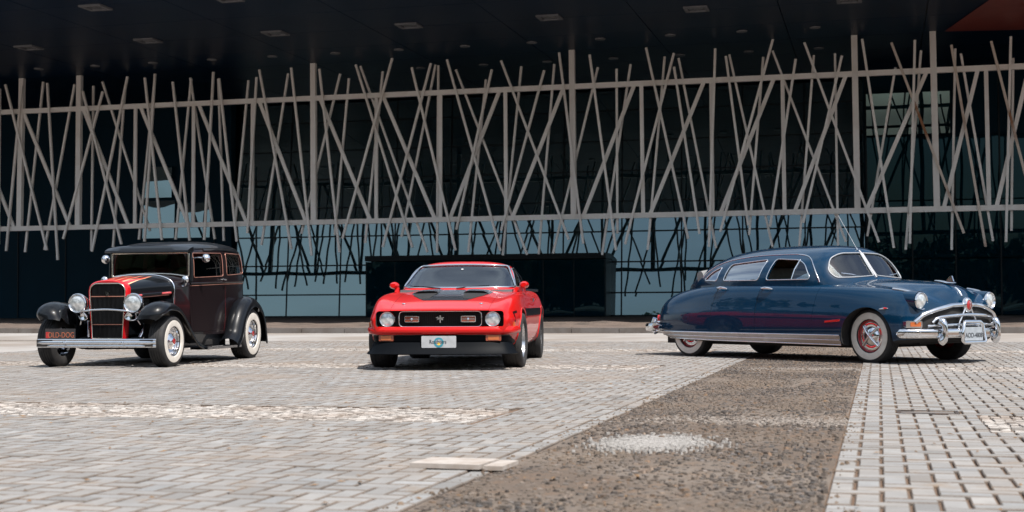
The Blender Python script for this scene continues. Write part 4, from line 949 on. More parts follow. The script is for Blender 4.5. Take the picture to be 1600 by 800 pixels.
# ================================================================ red fastback coupe
def build_coupe():
    C_ = empty('fastback_coupe', (-.63, 18.22, 0), R(-95.2))
    tag(C_, 'bright red fastback coupe with black hood scoops seen head-on in the middle', 'car')
    kx = [-2.36, -2.32, -2.2, -1.9, -1.385, -.8, 0, .7, 1.0, 1.385, 1.75, 2.0, 2.12, 2.19, 2.22]
    W = pchip(kx, [.70, .78, .84, .90, .925, .91, .90, .89, .895, .905, .875, .838, .81, .778, .752])
    ZB = pchip([-2.36, -2.0, -1.385, 0, 1.0, 1.385, 1.75, 2.0, 2.22], [.42, .32, .25, .21, .21, .23, .26, .32, .40])
    ZC = pchip(kx, [.78, .83, .875, .905, .93, .905, .90, .905, .898, .875, .825, .76, .715, .69, .665])     # fender crown
    WC = pchip(kx, [.60, .66, .70, .74, .77, .77, .78, .78, .775, .77, .75, .72, .70, .68, .655])
    ZT = pchip(kx, [.82, .87, .92, .94, .93, .90, .92, .935, .905, .855, .80, .745, .715, .70, .68])
    ZV = pchip(kx, [.81, .85, .895, .915, .925, .90, .895, .895, .875, .84, .785, .735, .708, .69, .672])
    X = [-2.36, -2.33, -2.25, -2.05, -1.75, -1.385, -1.0, -.6, 0, .5, .8, 1.05, 1.385, 1.65, 1.85, 2.0, 2.1, 2.16, 2.20, 2.22]
    secs = []
    for x in X:
        w_, zb, zc, wc, zt, zv = W(x), ZB(x), ZC(x), WC(x), ZT(x), ZV(x); h = zc - zb
        yv = wc - .17
        secs.append([(x, 0, zb), (x, w_ * .5, zb), (x, w_ - .10, zb), (x, w_ - .045, zb + .03), (x, w_ - .018, zb + h * .22), (x, w_ - .002, zb + h * .50), (x, w_, zb + h * .60), (x, w_ - .012, zb + h * .68), (x, w_ - .045, zc - h * .15),
                     (x, wc + (w_ - wc) * .45, zc - .035), (x, wc, zc), (x, yv, zv), (x, yv * .75, zt - (zt - zv) * .35), (x, yv * .4, zt - .002), (x, 0, zt)])
    body = lofted('body', secs, [M['red'], M['under']], C_, 3); D = Drape(body.data)
    dark_bottom(body, .40)
    box = rounded([(-.735, .485), (.735, .485), (.735, .672), (-.735, .672)], .045)
    boolean(body, [wheel_well(1.385, .33, .365, .60, 1.3), wheel_well(1.385, .33, .365, -1.3, -.60), wheel_well(-1.385, .345, .37, .60, 1.3), wheel_well(-1.385, .345, .37, -1.3, -.60), cutter(box, 'x', 2.06, 2.5, 1)])
    dr = [(.58, 1.0), (.60, .60), (.56, .30), (-.62, .30), (-.66, .60), (-.62, 1.0)]
    for sd_ in 'LR': cut_door(body, dr, sd_, .55, 1.2, 'door', M['red'], C_, .004)
    hood = [(2.5, .56), (2.5, -.56), (.66, -.60), (.66, .60)]
    hd = bpy.data.objects.new('hood', body.data.copy()); COL.objects.link(hd); hd.parent = C_
    boolean(hd, [cutter(inset(hood, .004), 'z', .676, 1.3)], 'INTERSECT'); finish(hd); boolean(body, [cutter(hood, 'z', .672, 1.3, 1)]); finish(body)
    # wheel arch lips
    for (wx, wz, wr) in ((1.385, .33, .368), (-1.385, .345, .373)):
        for sd_ in 'LR':
            pts = [(wx + wr * math.cos(a), wz + wr * math.sin(a)) for a in np.linspace(-.25, math.pi + .25, 26)]
            D.tube(MB(), sd_, pts, .007, .002, False, 8).build('arch_lip', M['red'], C_, 60)
    # black side stripe
    for sd_ in 'LR':
        D.panel(MB(), sd_, [(1.935, .50), (1.935, .635), (1.80, .645), (1.80, .672), (1.975, .658), (1.975, .50)], .0015, .003, .04).build('side_stripe', M['satin'], C_, 30)
        D.panel(MB(), sd_, [(-1.9, .60), (-1.9, .69), (.98, .69), (.98, .60)], .0025, .003, .08).build('side_stripe', M['satin'], C_, 30)
    # greenhouse
    w = pchip([-2.2, -2.0, -1.6, -1.2, -.6, 0, .35, .55, .68, .78, .86], [.60, .66, .71, .745, .775, .79, .785, .76, .70, .55, .20])
    r = pchip([-2.2, -1.9, -1.5, -1.1, -.7, -.35, -.15, 0, .2, .4, .6, .75, .86], [.90, .99, 1.115, 1.23, 1.298, 1.308, 1.295, 1.25, 1.155, 1.065, .98, .925, .885])
    xs = [-2.2, -2.05, -1.8, -1.5, -1.2, -.9, -.6, -.35, -.2, -.1, 0, .1, .2, .3, .4, .5, .6, .68, .75, .81, .86]
    cab, outer = shell('cabin', xs, w, r, .86, 3.0, 7.0, [M['red'], M['seat_dark']], C_, 24, thick=.035, tum=.15); DC = Drape(outer)
    ws = rounded([(-.715, .955), (-.575, 1.238), (0, 1.258), (.575, 1.238), (.715, .955), (0, .945)], [.04, .05, .5, .05, .04, .5])
    sw = rounded([(.36, .965), (-.10, 1.205), (-.65, 1.225), (-1.10, 1.12), (-1.14, .985)], [.03, .05, .1, .05, .05])
    bw = rounded([(-1.02, .56), (-1.80, .54), (-1.80, -.54), (-1.02, -.56)], .08)
    boolean(cab, [cutter(ws, 'x', -.12, 1.4), cutter(sw, 'y', .4, 1.2), cutter(sw, 'y', -1.2, -.4), cutter(bw, 'z', .97, 1.5)]); finish(cab)
    pr_ = DC.panel(MB(), 'F', inset(ws, -.006), -.008, .004, .05).build('windshield', M['glass'], C_, 60)
    DC.tube(MB(), 'F', densify(ws, .04), .014, .002, True, 8).build('windshield_trim', M['chrome'], pr_, 60)
    for sd_ in 'LR':
        g = DC.panel(MB(), sd_, inset(sw, -.006), -.010, .004, .06).build('side_window', M['glass'], C_, 60)
        DC.tube(MB(), sd_, densify(sw, .04), .009, .002, True, 8).build('window_trim', M['chrome'], g, 60)
        DC.tube(MB(), sd_, [(-.62, .97), (-.62, 1.1), (-.61, 1.215)], .012, 0, False, 8).build('window_post', M['satin'], g, 60)
        DC.tube(MB(), sd_, densify([(-.10, 1.235), (-.65, 1.25), (-1.15, 1.14)], .06, False), .008, .004, False, 8).build('drip_rail', M['chrome'], C_, 60)
    bwg = DC.panel(MB(), 'T', inset(bw, -.006), -.008, .004, .07).build('back_window', M['glass'], C_, 60)
    # interior
    for s_ in (-1, 1): 
        seat(C_, -.55, .36 * s_, .42, .52, M['seat_dark'], .58, 'front_seat', .22)
        MB().box((-.84, .36 * s_, 1.06), (.08, .26, .14)).build('headrest', M['seat_dark'], C_, 0)
    seat(C_, -1.35, 0, .48, 1.15, M['seat_dark'], .42, 'back_seat', .25)
    MB().box((-.4, 0, .40), (2.2, 1.4, .03)).build('cabin_floor', M['under'], C_, 0)
    MB().prism([(.28, .82), (.80, .82), (.74, .925), (.34, .935)], 0, 'y', -.70, .70).build('dashboard', M['seat_dark'], C_, 0)
    steering(C_, .16, .38, .95, .18)
    mr = MB().prism(rounded([(-.10, -.028), (.10, -.028), (.10, .028), (-.10, .028)], .02), 0, 'x', -.01, .01).build('rear_view_mirror', M['satin'], C_, 30); mr.location = (.08, 0, 1.155)
    st = MB().lathe([(0, -.001), (.016, -.001), (.016, .001), (0, .001)], 16, 'x').build('windshield_sticker', M['plate_white'], C_, 0); st.location = DC.hit('F', .0, 1.195)[0] + Vector((-.008, 0, 0)); st.rotation_euler.y = R(-60)
    for s_ in (-1, 1):
        MB().tube([(.72, .10 * s_ - .1, .945), (.67, .32 * s_ - .1, .965), (.62, .5 * s_ - .1, .975)], .006, 6).build('wiper', M['satin'], C_, 60)
    # hood: black centre panel, two ram-air scoops
    DH = Drape(hd.data)
    blk = rounded([(1.78, .25), (1.73, .28), (1.22, .475), (.95, .49), (.70, .40), (.70, -.40), (.95, -.49), (1.22, -.475), (1.73, -.28), (1.78, -.25)], .02)
    DH.panel(MB(), 'T', blk, .002, .004, .05).build('hood_panel', M['satin_gloss'], C_, 30)
    for s_ in (-1, 1):
        rows = []
        for x in np.linspace(1.20, .72, 12):
            t = (1.20 - x) / .48; rows_ = []
            for k in range(13):
                a = k / 12; y = s_ * (.155 + .295 * a); zz = DH.hit('T', x, y)[0].z
                hgt = .030 * min(1, (1 - t) ** .7 * 1.05 + .02) * (1 - abs(2 * a - 1) ** 6)
                rows_.append((x, y, zz + max(.003, hgt)))
            rows.append(rows_)
        sc = MB().grid(rows).build('hood_scoop', M['satin_gloss'], C_, 60); so_ = sc.modifiers.new('t', 'SOLIDIFY'); so_.thickness = .007; so_.offset = 0; baked(sc); finish(sc, 40)
        z0 = DH.hit('T', 1.17, .30 * s_)[0].z
        ol = [(.175 + .255 * a, z0 + .002 + .020 * (1 - abs(2 * a - 1) ** 6)) for a in np.linspace(0, 1, 11)]
        ol = [(s_ * a, b) for a, b in ol] + [(s_ * .43, z0 - .004), (s_ * .175, z0 - .004)]
        MB().prism(ol, 0, 'x', 1.12, 1.165).build('scoop_mouth', M['under'], sc, 0)
        rows = []                                                       # sunken ramp in front of the mouth
        DH.panel(MB(), 'T', [(1.17, s_ * .165), (1.17, s_ * .445), (1.40, s_ * .425), (1.70, s_ * .30), (1.66, s_ * .20)], .0045, .003, .05).build('scoop_ramp', M['under'], sc, 30)
        hp = DH.hit('T', 1.95, .45 * s_)[0]
        MB().lathe([(0, .012), (.018, .010), (.022, 0)], 16, 'z', tuple(hp)).build('hood_pin', M['chrome'], C_, 60)
    # nose
    bx = 2.085
    MB().prism(inset(box, .004), 0, 'x', bx - .03, bx).build('grille', M['under'], C_, 0)
    mesh = MB()
    for z in np.arange(.50, .665, .018): mesh.box((bx + .004, 0, z), (.008, .90, .003))
    for y in np.arange(-.44, .45, .022): mesh.box((bx + .004, y, .58), (.007, .003, .17))
    tag(mesh.build('grille_mesh', M['under'], C_, 0), kind='stuff')
    fr = rounded([(-.475, .490), (.475, .490), (.475, .667), (-.475, .667)], .05)
    MB().tube([(bx + .05, a, b) for a, b in densify(fr, .05)], .0075, 8, True).build('grille_frame', M['chrome'], C_, 60)
    for s_ in (-1, 1):
        round_lamp(C_, (2.155, .607 * s_, .578), .090, .09)
        f = rounded([(-.085, -.036), (.085, -.036), (.085, .036), (-.085, .036)], .016)
        t = MB().prism(f, 0, 'x', 0, .05).build('grille_lamp', M['chrome'], C_, 40); t.location = (bx + .02, .325 * s_, .578)
        MB().prism(inset(f, .008), 0, 'x', .045, .056).build('lens', M['amber_dark'], t, 40)
        MB().box((.058, 0, 0), (.006, .15, .006)).build('lamp_bar', M['chrome'], t, 0)
        MB().lathe([(.016, .05), (.014, .066), (0, .07)], 14, 'x').build('lamp_centre', M['chrome'], t, 60)
    # galloping horse over an upright bar
    em = MB().box((bx + .045, 0, .578), (.01, .016, .085)).build('grille_emblem', M['chrome'], C_, 0)
    hs = [(-.062, .006), (-.05, .016), (-.03, .012), (-.01, .014), (.018, .012), (.035, .024), (.05, .018), (.066, .010), (.056, .004), (.042, .004), (.034, -.006), (.052, -.016), (.046, -.02), (.02, -.012), (-.008, -.010), (-.03, -.022), (-.05, -.020), (-.034, -.006), (-.045, .004)]
    MB().prism([(-a * .8, .585 + b * .9) for a, b in hs], 0, 'x', bx + .05, bx + .062).build('running_horse', M['chrome'], em, 0)
    # body coloured bumper, valance, chin spoiler
    def band(pts, prof, nm, m_, smooth=50):
        P = [tuple(p) for p in spline(pts, 5)]; rows = []
        for i, p in enumerate(P):
            a = np.array(P[max(i - 1, 0)][:2]); b = np.array(P[min(i + 1, len(P) - 1)][:2]); t = (b - a) / np.linalg.norm(b - a); nx, ny = t[1], -t[0]
            rows.append([(p[0] + nx * o_, p[1] + ny * o_, z_) for o_, z_ in prof])
        mb = MB().grid(rows, cv=True); n = len(rows); m = len(prof); mb.f.append(tuple(range(m))); mb.f.append(tuple((n - 1) * m + k for k in range(m)))
        return mb.build(nm, m_, C_, smooth)
    pl_ = [(1.80, -.868), (1.98, -.845), (2.11, -.805), (2.18, -.72), (2.222, -.45), (2.24, 0), (2.222, .45), (2.18, .72), (2.11, .805), (1.98, .845), (1.80, .868)]
    band(pl_, [(-.04, .405), (.010, .410), (.024, .428), (.026, .452), (.020, .480), (.004, .492), (-.04, .492)], 'bumper', M['red'])
    band([(a - .02, b * .965, 0) for a, b in pl_][1:-1], [(-.06, .30), (-.02, .30), (-.01, .36), (-.01, .412), (-.06, .412)], 'valance', M['satin'])
    band([(a - .01 + (.02 if abs(b) < .5 else 0), b * .97, 0) for a, b in pl_][1:-1], [(-.05, .31), (-.015, .315), (.0, .28), (.03, .22), (.065, .185), (.05, .175), (-.02, .20), (-.06, .25)], 'chin_spoiler', M['satin'])
    for s_ in (-1, 1):
        t = MB().prism(rounded([(-.088, -.036), (.088, -.036), (.088, .036), (-.088, .036)], .012), 0, 'x', -.05, .008).build('turn_signal', M['amber_dark'], C_, 40); t.location = (2.185, .615 * s_, .366); t.rotation_euler.z = .16 * s_
        MB().prism(rounded([(-.062, -.026), (.062, -.026), (.062, .026), (-.062, .026)], .010), 0, 'x', .007, .012).build('lens', M['amber'], t, 40)
        hp, n_ = D.hit('L' if s_ > 0 else 'R', 1.98, .53)
        MB().box((1.96, hp.y, .515), (.11, .02, .05), 0).build('side_marker', M['amber'], C_, 0)
        a, n_ = DC.hit('L' if s_ > 0 else 'R', .42, .94)                    # racing mirror
        p0 = Vector((.44, s_ * .80, .925)); rows = []
        for t_ in np.linspace(0, 1, 9):
            q = math.sin(math.pi * (.10 + .62 * t_)) ** .5; cx = .56 - .18 * t_
            rows.append([(cx, s_ * .825 + .060 * q * math.cos(an), .985 + .046 * q * math.sin(an)) for an in np.linspace(0, 2 * math.pi, 18, endpoint=False)])
        mb = MB().grid(rows, cv=True); mb.f.append(tuple(range(18))); mb.f.append(tuple(8 * 18 + k for k in range(18)))
        mi = mb.build('mirror', M['red'], C_, 50)
        MB().prism([(.42, .90), (.52, .90), (.50, .96), (.44, .96)], 0, 'y', min(s_ * .76, s_ * .81), max(s_ * .76, s_ * .81)).build('mirror_foot', M['red'], mi, 0)
        MB().box((-2.37, .55 * s_, .70), (.03, .42, .12)).build('tail_light', M['tail'], C_, 0)
        hp, n_ = D.hit('L' if s_ > 0 else 'R', -.45, .80)
        MB().box((-.45, hp.y + s_ * .006, .80), (.16, .02, .04)).build('door_handle', M['chrome'], C_, 0)
    MB().tube([(-2.33, -.82, .50), (-2.45, -.6, .50), (-2.46, 0, .50), (-2.45, .6, .50), (-2.33, .82, .50)], .055, 8).build('rear_bumper', M['chrome'], C_, 60)
    rows = []
    for y in np.linspace(-.80, .80, 13): rows.append([(-2.18, y, .93 + .0 * y), (-2.22, y, .95 - .06 * abs(y) ** 6), (-2.38, y, .965 - .05 * abs(y) ** 6), (-2.40, y, .95 - .05 * abs(y) ** 6), (-2.25, y, .93 - .06 * abs(y) ** 6)])
    MB().grid(rows, cv=True).build('rear_spoiler', M['satin'], C_, 40)
    # plate
    px = 2.262
    pl = MB().prism(rounded([(-.198, .255), (.198, .255), (.198, .388), (-.198, .388)], .012), 0, 'x', px - .012, px).build('number_plate', M['plate_white'], C_, 30)
    cy = -.0
    MB().lathe([(.036, .0), (.036, .0012), (.056, .0012), (.056, 0)], 32, 'x', (px + .001, cy, .315)).build('plate_ring', M['ink_teal'], pl, 30)
    MB().lathe([(0, .001), (.034, .001), (.034, 0)], 32, 'x', (px + .001, cy, .315)).build('plate_disc', M['plate_grey'], pl, 30)
    MB().lathe([(0, .0016), (.016, .0016), (.016, 0)], 20, 'x', (px + .001, cy - .0, .300)).build('plate_dot', M['ink_yellow'], pl, 30)
    text('plate_script', 'Roadsters', .062, M['ink'], pl, (px + .0035, cy - .01, .322), FRONT, .0004, .78)
    # wheels
    for (wx, s_, rr_, wd) in ((1.385, 1, .325, .235), (1.385, -1, .325, .235), (-1.385, 1, .335, .26), (-1.385, -1, .335, .26)):
        make_wheel(C_, wx, s_ * .785, s_, rr_, wd, .205, 'coupe', -.05 if wx > 0 else 0)
    MB().box((1.4, 0, .36), (.9, 1.10, .26)).build('chassis', M['under'], C_, 0)
    MB().box((-.3, 0, .235), (3.4, 1.2, .10)).build('chassis', M['under'], C_, 0)
    MB().box((1.0, -.05, .19), (.5, .35, .10)).build('oil_pan', M['under'], C_, 0)
    return C_
M['satin_gloss'] = mat('black hood lacquer', (.011, .012, .016), .24, coat=.6, noise=(5, (.016, .017, .021), 4, .3, .7))
M['amber_dark'] = mat('dark amber lens', (.26, .055, .022), .2, coat=1., noise=(40, (.20, .04, .02), 3, .3, .7), bump=(90, .3, .004))
coupe = build_coupe()

# ================================================================ black hot rod sedan
def build_rod():
    C_ = empty('hot_rod', (-4.73, 18.77, 0), R(-100.2))
    tag(C_, 'black hot rod two-door sedan with red radiator shell and whitewall tyres on the left', 'car')
    w = pchip([-1.86, -1.83, -1.78, -1.68, -1.4, -.9, -.3, .05, .225], [.10, .34, .50, .585, .62, .632, .615, .585, .567])
    r = pchip([-1.86, -1.83, -1.78, -1.68, -1.4, -.9, -.4, .05, .225], [1.30, 1.42, 1.505, 1.56, 1.605, 1.62, 1.605, 1.565, 1.53])
    xs = [-1.86, -1.835, -1.80, -1.74, -1.66, -1.5, -1.25, -1.0, -.75, -.5, -.25, 0, .12, .225]
    cab, outer = shell('body', xs, w, r, .36, 5., 13., [M['maroon'], M['seat_red']], C_, 30, .03, tum=.035); D = Drape(outer)
    dw = rounded([(-.79, 1.15), (-.79, 1.465), (.075, 1.44), (.095, 1.115)], .035)
    qw = rounded([(-1.63, 1.20), (-1.60, 1.475), (-.93, 1.47), (-.93, 1.165)], .04)
    cuts = [cutter(o, 'y', a, b) for o in (dw, qw) for a, b in ((.35, 1.), (-1., -.35))]
    boolean(cab, cuts + [wheel_well(-1.33, .36, .42, .40, 1.2, mi=1), wheel_well(-1.33, .36, .42, -1.2, -.40, mi=1)])
    dr = [(-.865, 1.085), (-.85, .60), (-.78, .40), (.13, .40), (.165, .70), (.165, 1.06)]
    for sd_ in 'LR': cut_door(cab, dr, sd_, .5, 1.2, 'door', M['maroon'], C_, .004)
    finish(cab)
    # black roof skin above the belt
    rp = []
    for x in np.linspace(-1.80, .225, 22):
        row = []
        for k in range(25):
            th = math.pi * (.06 + .88 * k / 24); c, s_ = math.cos(th), math.sin(th); zz = abs(s_) ** (2 / 13.)
            row.append((x, (w(x) + .006 - .035 * zz) * math.copysign(abs(c) ** (2 / 5.), c), .36 + (r(x) + .008 - .36) * zz))
        rp.append(row)
    for sd_ in 'LR':
        for ol, nm in ((dw, 'door_window'), (qw, 'quarter_window')):
            g = D.panel(MB(), sd_, inset(ol, -.005), -.014, .004, .08).build(nm, M['glass'], C_, 60)
            D.tube(MB(), sd_, densify(ol, .05), .0045, .001, True, 8).build('window_trim', M['bronze'], g, 60)
        D.tube(MB(), sd_, densify([(.20, 1.035), (-.85, 1.068), (-1.70, 1.085)], .08, False), .012, .002, False, 8).build('belt_moulding', M['maroon'], C_, 60)
        D.tube(MB(), sd_, densify([(.20, 1.005), (-.85, 1.040), (-1.70, 1.058)], .08, False), .004, .002, False, 6).build('pinstripe', M['bronze'], C_, 60)
        D.tube(MB(), sd_, densify([(.19, 1.49), (-.4, 1.515), (-.9, 1.525), (-1.5, 1.515), (-1.66, 1.48)], .08, False), .012, .004, False, 8).build('drip_rail', M['black'], C_, 60)
        sg = 1 if sd_ == 'L' else -1; a, n_ = D.hit(sd_, -.80, 1.10)
        MB().tube([a, a + n_ * .045, a + n_ * .05 + Vector((.04, 0, 0)), a + n_ * .045 + Vector((.10, 0, -.002))], [.014, .012, .012, .009], 8).build('door_handle', M['chrome'], C_, 60)
        a, n_ = D.hit(sd_, .08, 1.37); tip = a + Vector((-.02, sg * .17, .0))
        mi = MB().tube([a, a + Vector((0, sg * .08, .01)), tip], .009, 8).build('door_mirror', M['chrome'], C_, 60)
        mh = MB().lathe([(0, .05), (.035, .04), (.055, .015), (.058, -.004), (0, -.008)], 20, 'x').build('mirror_head', M['chrome'], mi, 60); mh.location = tip
    # windshield with its frame, header and visor
    zb_, zt_ = 1.125, 1.44
    ws = rounded([(-.535, zb_ + .0), (-.535, zt_), (.535, zt_), (.535, zb_), (.30, zb_ + .035), (0, zb_ + .045), (-.30, zb_ + .035)], [.03, .02, .02, .03, .2, .3, .2])
    MB().prism(ws, 0, 'x', .205, .210).build('windshield', M['glass_dark'], C_, 0)
    MB().tube([(.213, a, b) for a, b in densify(ws, .05)], .016, 8, True).build('windshield_frame', M['nickel'], C_, 60)
    for s_ in (-1, 1): MB().tube([(.20, .565 * s_, 1.06), (.195, .560 * s_, 1.30), (.19, .545 * s_, 1.50)], .028, 8).build('windshield_pillar', M['black'], C_, 60)
    rows = []
    for y in np.linspace(-.582, .582, 15):
        k = 1 - abs(y / .582) ** 5 * .35; rows.append([(.17, y, 1.545 * k + 1.47 * (1 - k)), (.26, y, 1.525 * k + 1.46 * (1 - k)), (.345, y, 1.470), (.352, y, 1.448), (.335, y, 1.442), (.205, y, 1.452), (.17, y, 1.46)])
    mb = MB().grid(rows, cv=True); mb.f += [tuple(range(7)), tuple(14 * 7 + k for k in range(7))]; mb.build('visor', M['black'], C_, 40)
    mb = MB().grid(rp); ro = mb.build('roof', M['black'], C_, 60)
    for p in [0]: 
        bm = bmesh.new(); bm.from_mesh(ro.data); bmesh.ops.delete(bm, geom=[f for f in bm.faces if f.calc_center_median().z < 1.495], context='FACES'); bm.to_mesh(ro.data); bm.free(); shade(ro.data, 60)
    # cowl and hood
    def arch(x, hw, zt, zs, zb, n=13, pw=2.6, close=True):
        pts = []
        for k in range(n):
            th = math.pi * k / (n - 1); c, s_ = math.cos(th), math.sin(th); pts.append((x, hw * math.copysign(abs(c) ** (2 / pw), c), zs + (zt - zs) * abs(s_) ** (2 / pw)))
        return ([(x, hw, zb)] + pts + [(x, -hw, zb)]) if close else pts
    rows = [arch(x, hw, zt, zs, .38, 21) for x, hw, zt, zs in ((.235, .560, 1.150, 1.0), (.33, .535, 1.150, .985), (.42, .500, 1.148, .97), (.515, .462, 1.145, .955))]
    mb = MB().grid(rows); cw = mb.build('cowl', M['maroon'], C_, 60)
    MB().add(rows[-1], [tuple(range(len(rows[-1])))]).build('firewall', M['black'], C_, 0)
    MB().tube([(p[0] + .004, p[1] * 1.006, p[2] + .004) for p in arch(.515, .462, 1.145, .955, .74, 25)], .013, 8).build('cowl_band', M['chrome'], C_, 60)
    hx = [.525, .75, 1.0, 1.2, 1.345]; HW = pchip([.525, 1.345], [.456, .262]); HT = pchip([.525, .9, 1.345], [1.142, 1.115, 1.062]); HS = pchip([.525, 1.345], [.955, .905])
    rows = [arch(x, HW(x), HT(x), HS(x), HS(x) - .03, 25) for x in np.linspace(.525, 1.345, 14)]
    hood = MB().grid(rows).build('hood', M['black'], C_, 60); DH = Drape(hood.data)
    so_ = hood.modifiers.new('t', 'SOLIDIFY'); so_.thickness = .006; so_.offset = -1; baked(hood); finish(hood, 50)
    # flames licking back over the hood
    def flame(y0, wd, x1, m_, off, nm, x0=1.36, sw=0.):
        L_ = x0 - x1; ol = []
        for t, k in ((0, 1), (.2, .95), (.4, .62), (.6, .55), (.8, .30), (.93, .10)): ol.append((x0 - L_ * t, y0 + wd * k + sw * math.sin(3 * t) * t))
        ol.append((x1, y0 + sw * math.sin(3)))
        for t, k in ((.93, .10), (.8, .26), (.6, .42), (.4, .60), (.2, .95), (0, 1)): ol.append((x0 - L_ * t, y0 - wd * k + sw * math.sin(3 * t) * t))
        DH.panel(MB(), 'T', [(a, b) for a, b in ol], off, .003, .03).build(nm, m_, C_, 30)
    for (y0, wd, x1, sw) in ((0, .055, .68, .02), (.10, .05, .62, .03), (-.10, .05, .64, -.03), (.185, .04, .58, .05), (-.185, .04, .60, -.05)): 
        flame(y0, wd, x1, M['flame'], .002, 'flame', 1.335, sw); flame(y0, wd * .62, x1 + .10, M['red_dark'], .004, 'flame_core', 1.335, sw * .85)
    for s_ in (-1, 1):
        mb = MB(); pts = [(x, s_ * (HW(x) + .004), HS(x) - .035) for x in (.60, .9, 1.2, 1.30)]
        mb.tube(pts, .020, 8).build('hood_side_strip', M['black'], C_, 60)
        for (x0, x1) in ((.60, .78), (1.17, 1.25)): MB().tube([(x, s_ * (HW(x) + .014), HS(x) - .038) for x in (x0, x1)], .017, 8).build('hood_latch', M['pink'], C_, 60)
        MB().tube([(x, s_ * (HW(x) + .006), HS(x) - .062) for x in (.62, .9, 1.2)], .006, 6).build('hood_rod', M['bronze'], C_, 60)
    # radiator shell and grille
    def shell_ol(k, n=9):
        pts = [(.215 * k, .345)]; pts += [(.225 * k, .55), (.243 * k, .80), (.252 * k, .93)]
        for a in np.linspace(0, math.pi / 2, n)[1:]: pts.append((.252 * k * math.cos(a) ** .75, .93 + (.135 - (1 - k) * .30) * math.sin(a) ** .8))
        return pts
    o_ = shell_ol(1.0); i_ = [(a, min(b, 1.025)) for a, b in shell_ol(.92)]
    prof = [(1.335, 1.03), (1.39, 1.035), (1.435, 1.0), (1.450, .965)]
    rows = []
    for (x, k) in prof: rows.append([(x, a * k, .345 + (b - .345) * (1 if k >= 1 else 1 - (1 - k) * .45)) for a, b in o_] + [(x, -a * k, .345 + (b - .345) * (1 if k >= 1 else 1 - (1 - k) * .45)) for a, b in reversed(o_[:-1])])
    rows.append([(1.440, a, b) for a, b in i_] + [(1.440, -a, b) for a, b in reversed(i_[:-1])])
    MB().grid(rows).build('radiator_shell', M['red_dark'], C_, 60)
    gi = i_ + [(-a, b) for a, b in reversed(i_[:-1])]
    MB().prism(gi, 0, 'x', 1.395, 1.405).build('grille_core', M['under'], C_, 0)
    MB().tube([(1.444, a, b) for a, b in gi], .0085, 8, True).build('grille_surround', M['nickel'], C_, 60)
    for y in np.arange(-.1955, .20, .0170):
        zt = np.interp(abs(y), [p[0] for p in reversed(i_)], [p[1] for p in reversed(i_)]) - .01
        MB().box((1.425, y, (.35 + zt) / 2), (.022, .0075, zt - .35)).build('grille_bar', M['grille_bar'], C_, 0)
    for z in (.52, .865): MB().box((1.437, 0, z), (.008, .40 if z < .6 else .44, .010)).build('grille_crossbar', M['bronze'], C_, 0)
    em = MB().prism([(-.035, .93), (-.022, .93), (-.008, .895), (.008, .895), (.022, .93), (.035, .93), (.012, .87), (-.012, .87)], 0, 'x', 1.442, 1.452).build('grille_emblem', M['chrome'], C_, 0)
    text('emblem_eight', '8', .055, M['chrome'], em, (1.452, 0, .905), FRONT)
    # fenders: sheet swept along the wheel
    def fender(path, lip_y, in_y, s_, nm, crown=.075, drop=.20, wprof=None):
        P = [np.array(p) for p in spline(path, 5)]; rows = []
        N = len(P)
        for i, p in enumerate(P):
            t = P[min(i + 1, N - 1)] - P[max(i - 1, 0)]; t /= np.linalg.norm(t); n_ = np.array([t[1], -t[0]]);  n_ = n_ if (n_[1] > 0 or abs(n_[1]) < .02) else -n_
            if i and np.dot(n_, last) < 0: n_ = -n_
            last = n_
            k = 1 if wprof is None else wprof(i / (N - 1)); row = []
            for (f, h) in ((0, -.028), (.0, 0), (.06, .030), (.20, .062), (.40, .078), (.62, .070), (.82, .040), (.95, -.02), (1., -drop)):
                y = lip_y + (in_y - lip_y) * f; q = p + n_ * (h * crown / .075 if h > -.1 else h) * (k * max(.12, n_[1]) ** 2 if h < -.1 else max(k, .35)); row.append((q[0], s_ * (in_y + (y - in_y) * (.55 + .45 * k)), max(q[1], min(p[1] - .01, .235) if h < -.1 else q[1])))
            rows.append(row)
        o = MB().grid(rows).build(nm, M['black'], C_, 70); so2 = o.modifiers.new('t', 'SOLIDIFY'); so2.thickness = .008; so2.offset = 0; baked(o); finish(o, 70)
        MB().tube([r_[0] for r_ in rows], .010, 6).build('fender_bead', M['black'], o, 60)
        return o
    wf = pchip([0, .08, .2, .7, 1], [.35, .75, 1, 1, .8])
    for s_ in (-1, 1):
        fender([(1.715, .575), (1.66, .66), (1.54, .715), (1.38, .722), (1.20, .695), (1.05, .615), (.90, .49), (.74, .36), (.56, .255), (.34, .205)], .845, .50, s_, 'front_fender', wprof=wf)
        fender([(-.70, .21), (-.84, .32), (-.93, .48), (-1.03, .62), (-1.16, .72), (-1.33, .765), (-1.52, .735), (-1.68, .64), (-1.78, .50), (-1.83, .34), (-1.86, .20)], .865, .56, s_, 'rear_fender', .10, .16)
        rbd = MB(); rbd.prism([(.36, .62 * s_), (.36, .84 * s_), (-.86, .85 * s_), (-.86, .62 * s_)], 0, 'z', .175, .205); ob = rbd.build('running_board', M['satin'], C_, 0)
        MB().box((-.25, .852 * s_, .190), (1.18, .014, .030)).build('board_edge', M['dark_chrome'], ob, 0)
        MB().box((-.05, .80 * s_, .209), (.38, .06, .008)).build('step_plate', M['chrome'], ob, 0)
        MB().prism([(.50, .20), (.50, .40), (-.90, .40), (-.90, .20)], 0, 'y', min(.555 * s_, .60 * s_), max(.555 * s_, .60 * s_)).build('splash_apron', M['black'], C_, 0)
        round_lamp(C_, (1.50, .365 * s_, .782), .118, .20, rz=.03 * s_)
        MB().tube([(1.42, .365 * s_, .67), (1.40, .36 * s_, .60), (1.36, .40 * s_, .52)], .014, 8).build('lamp_stalk', M['chrome'], C_, 60)
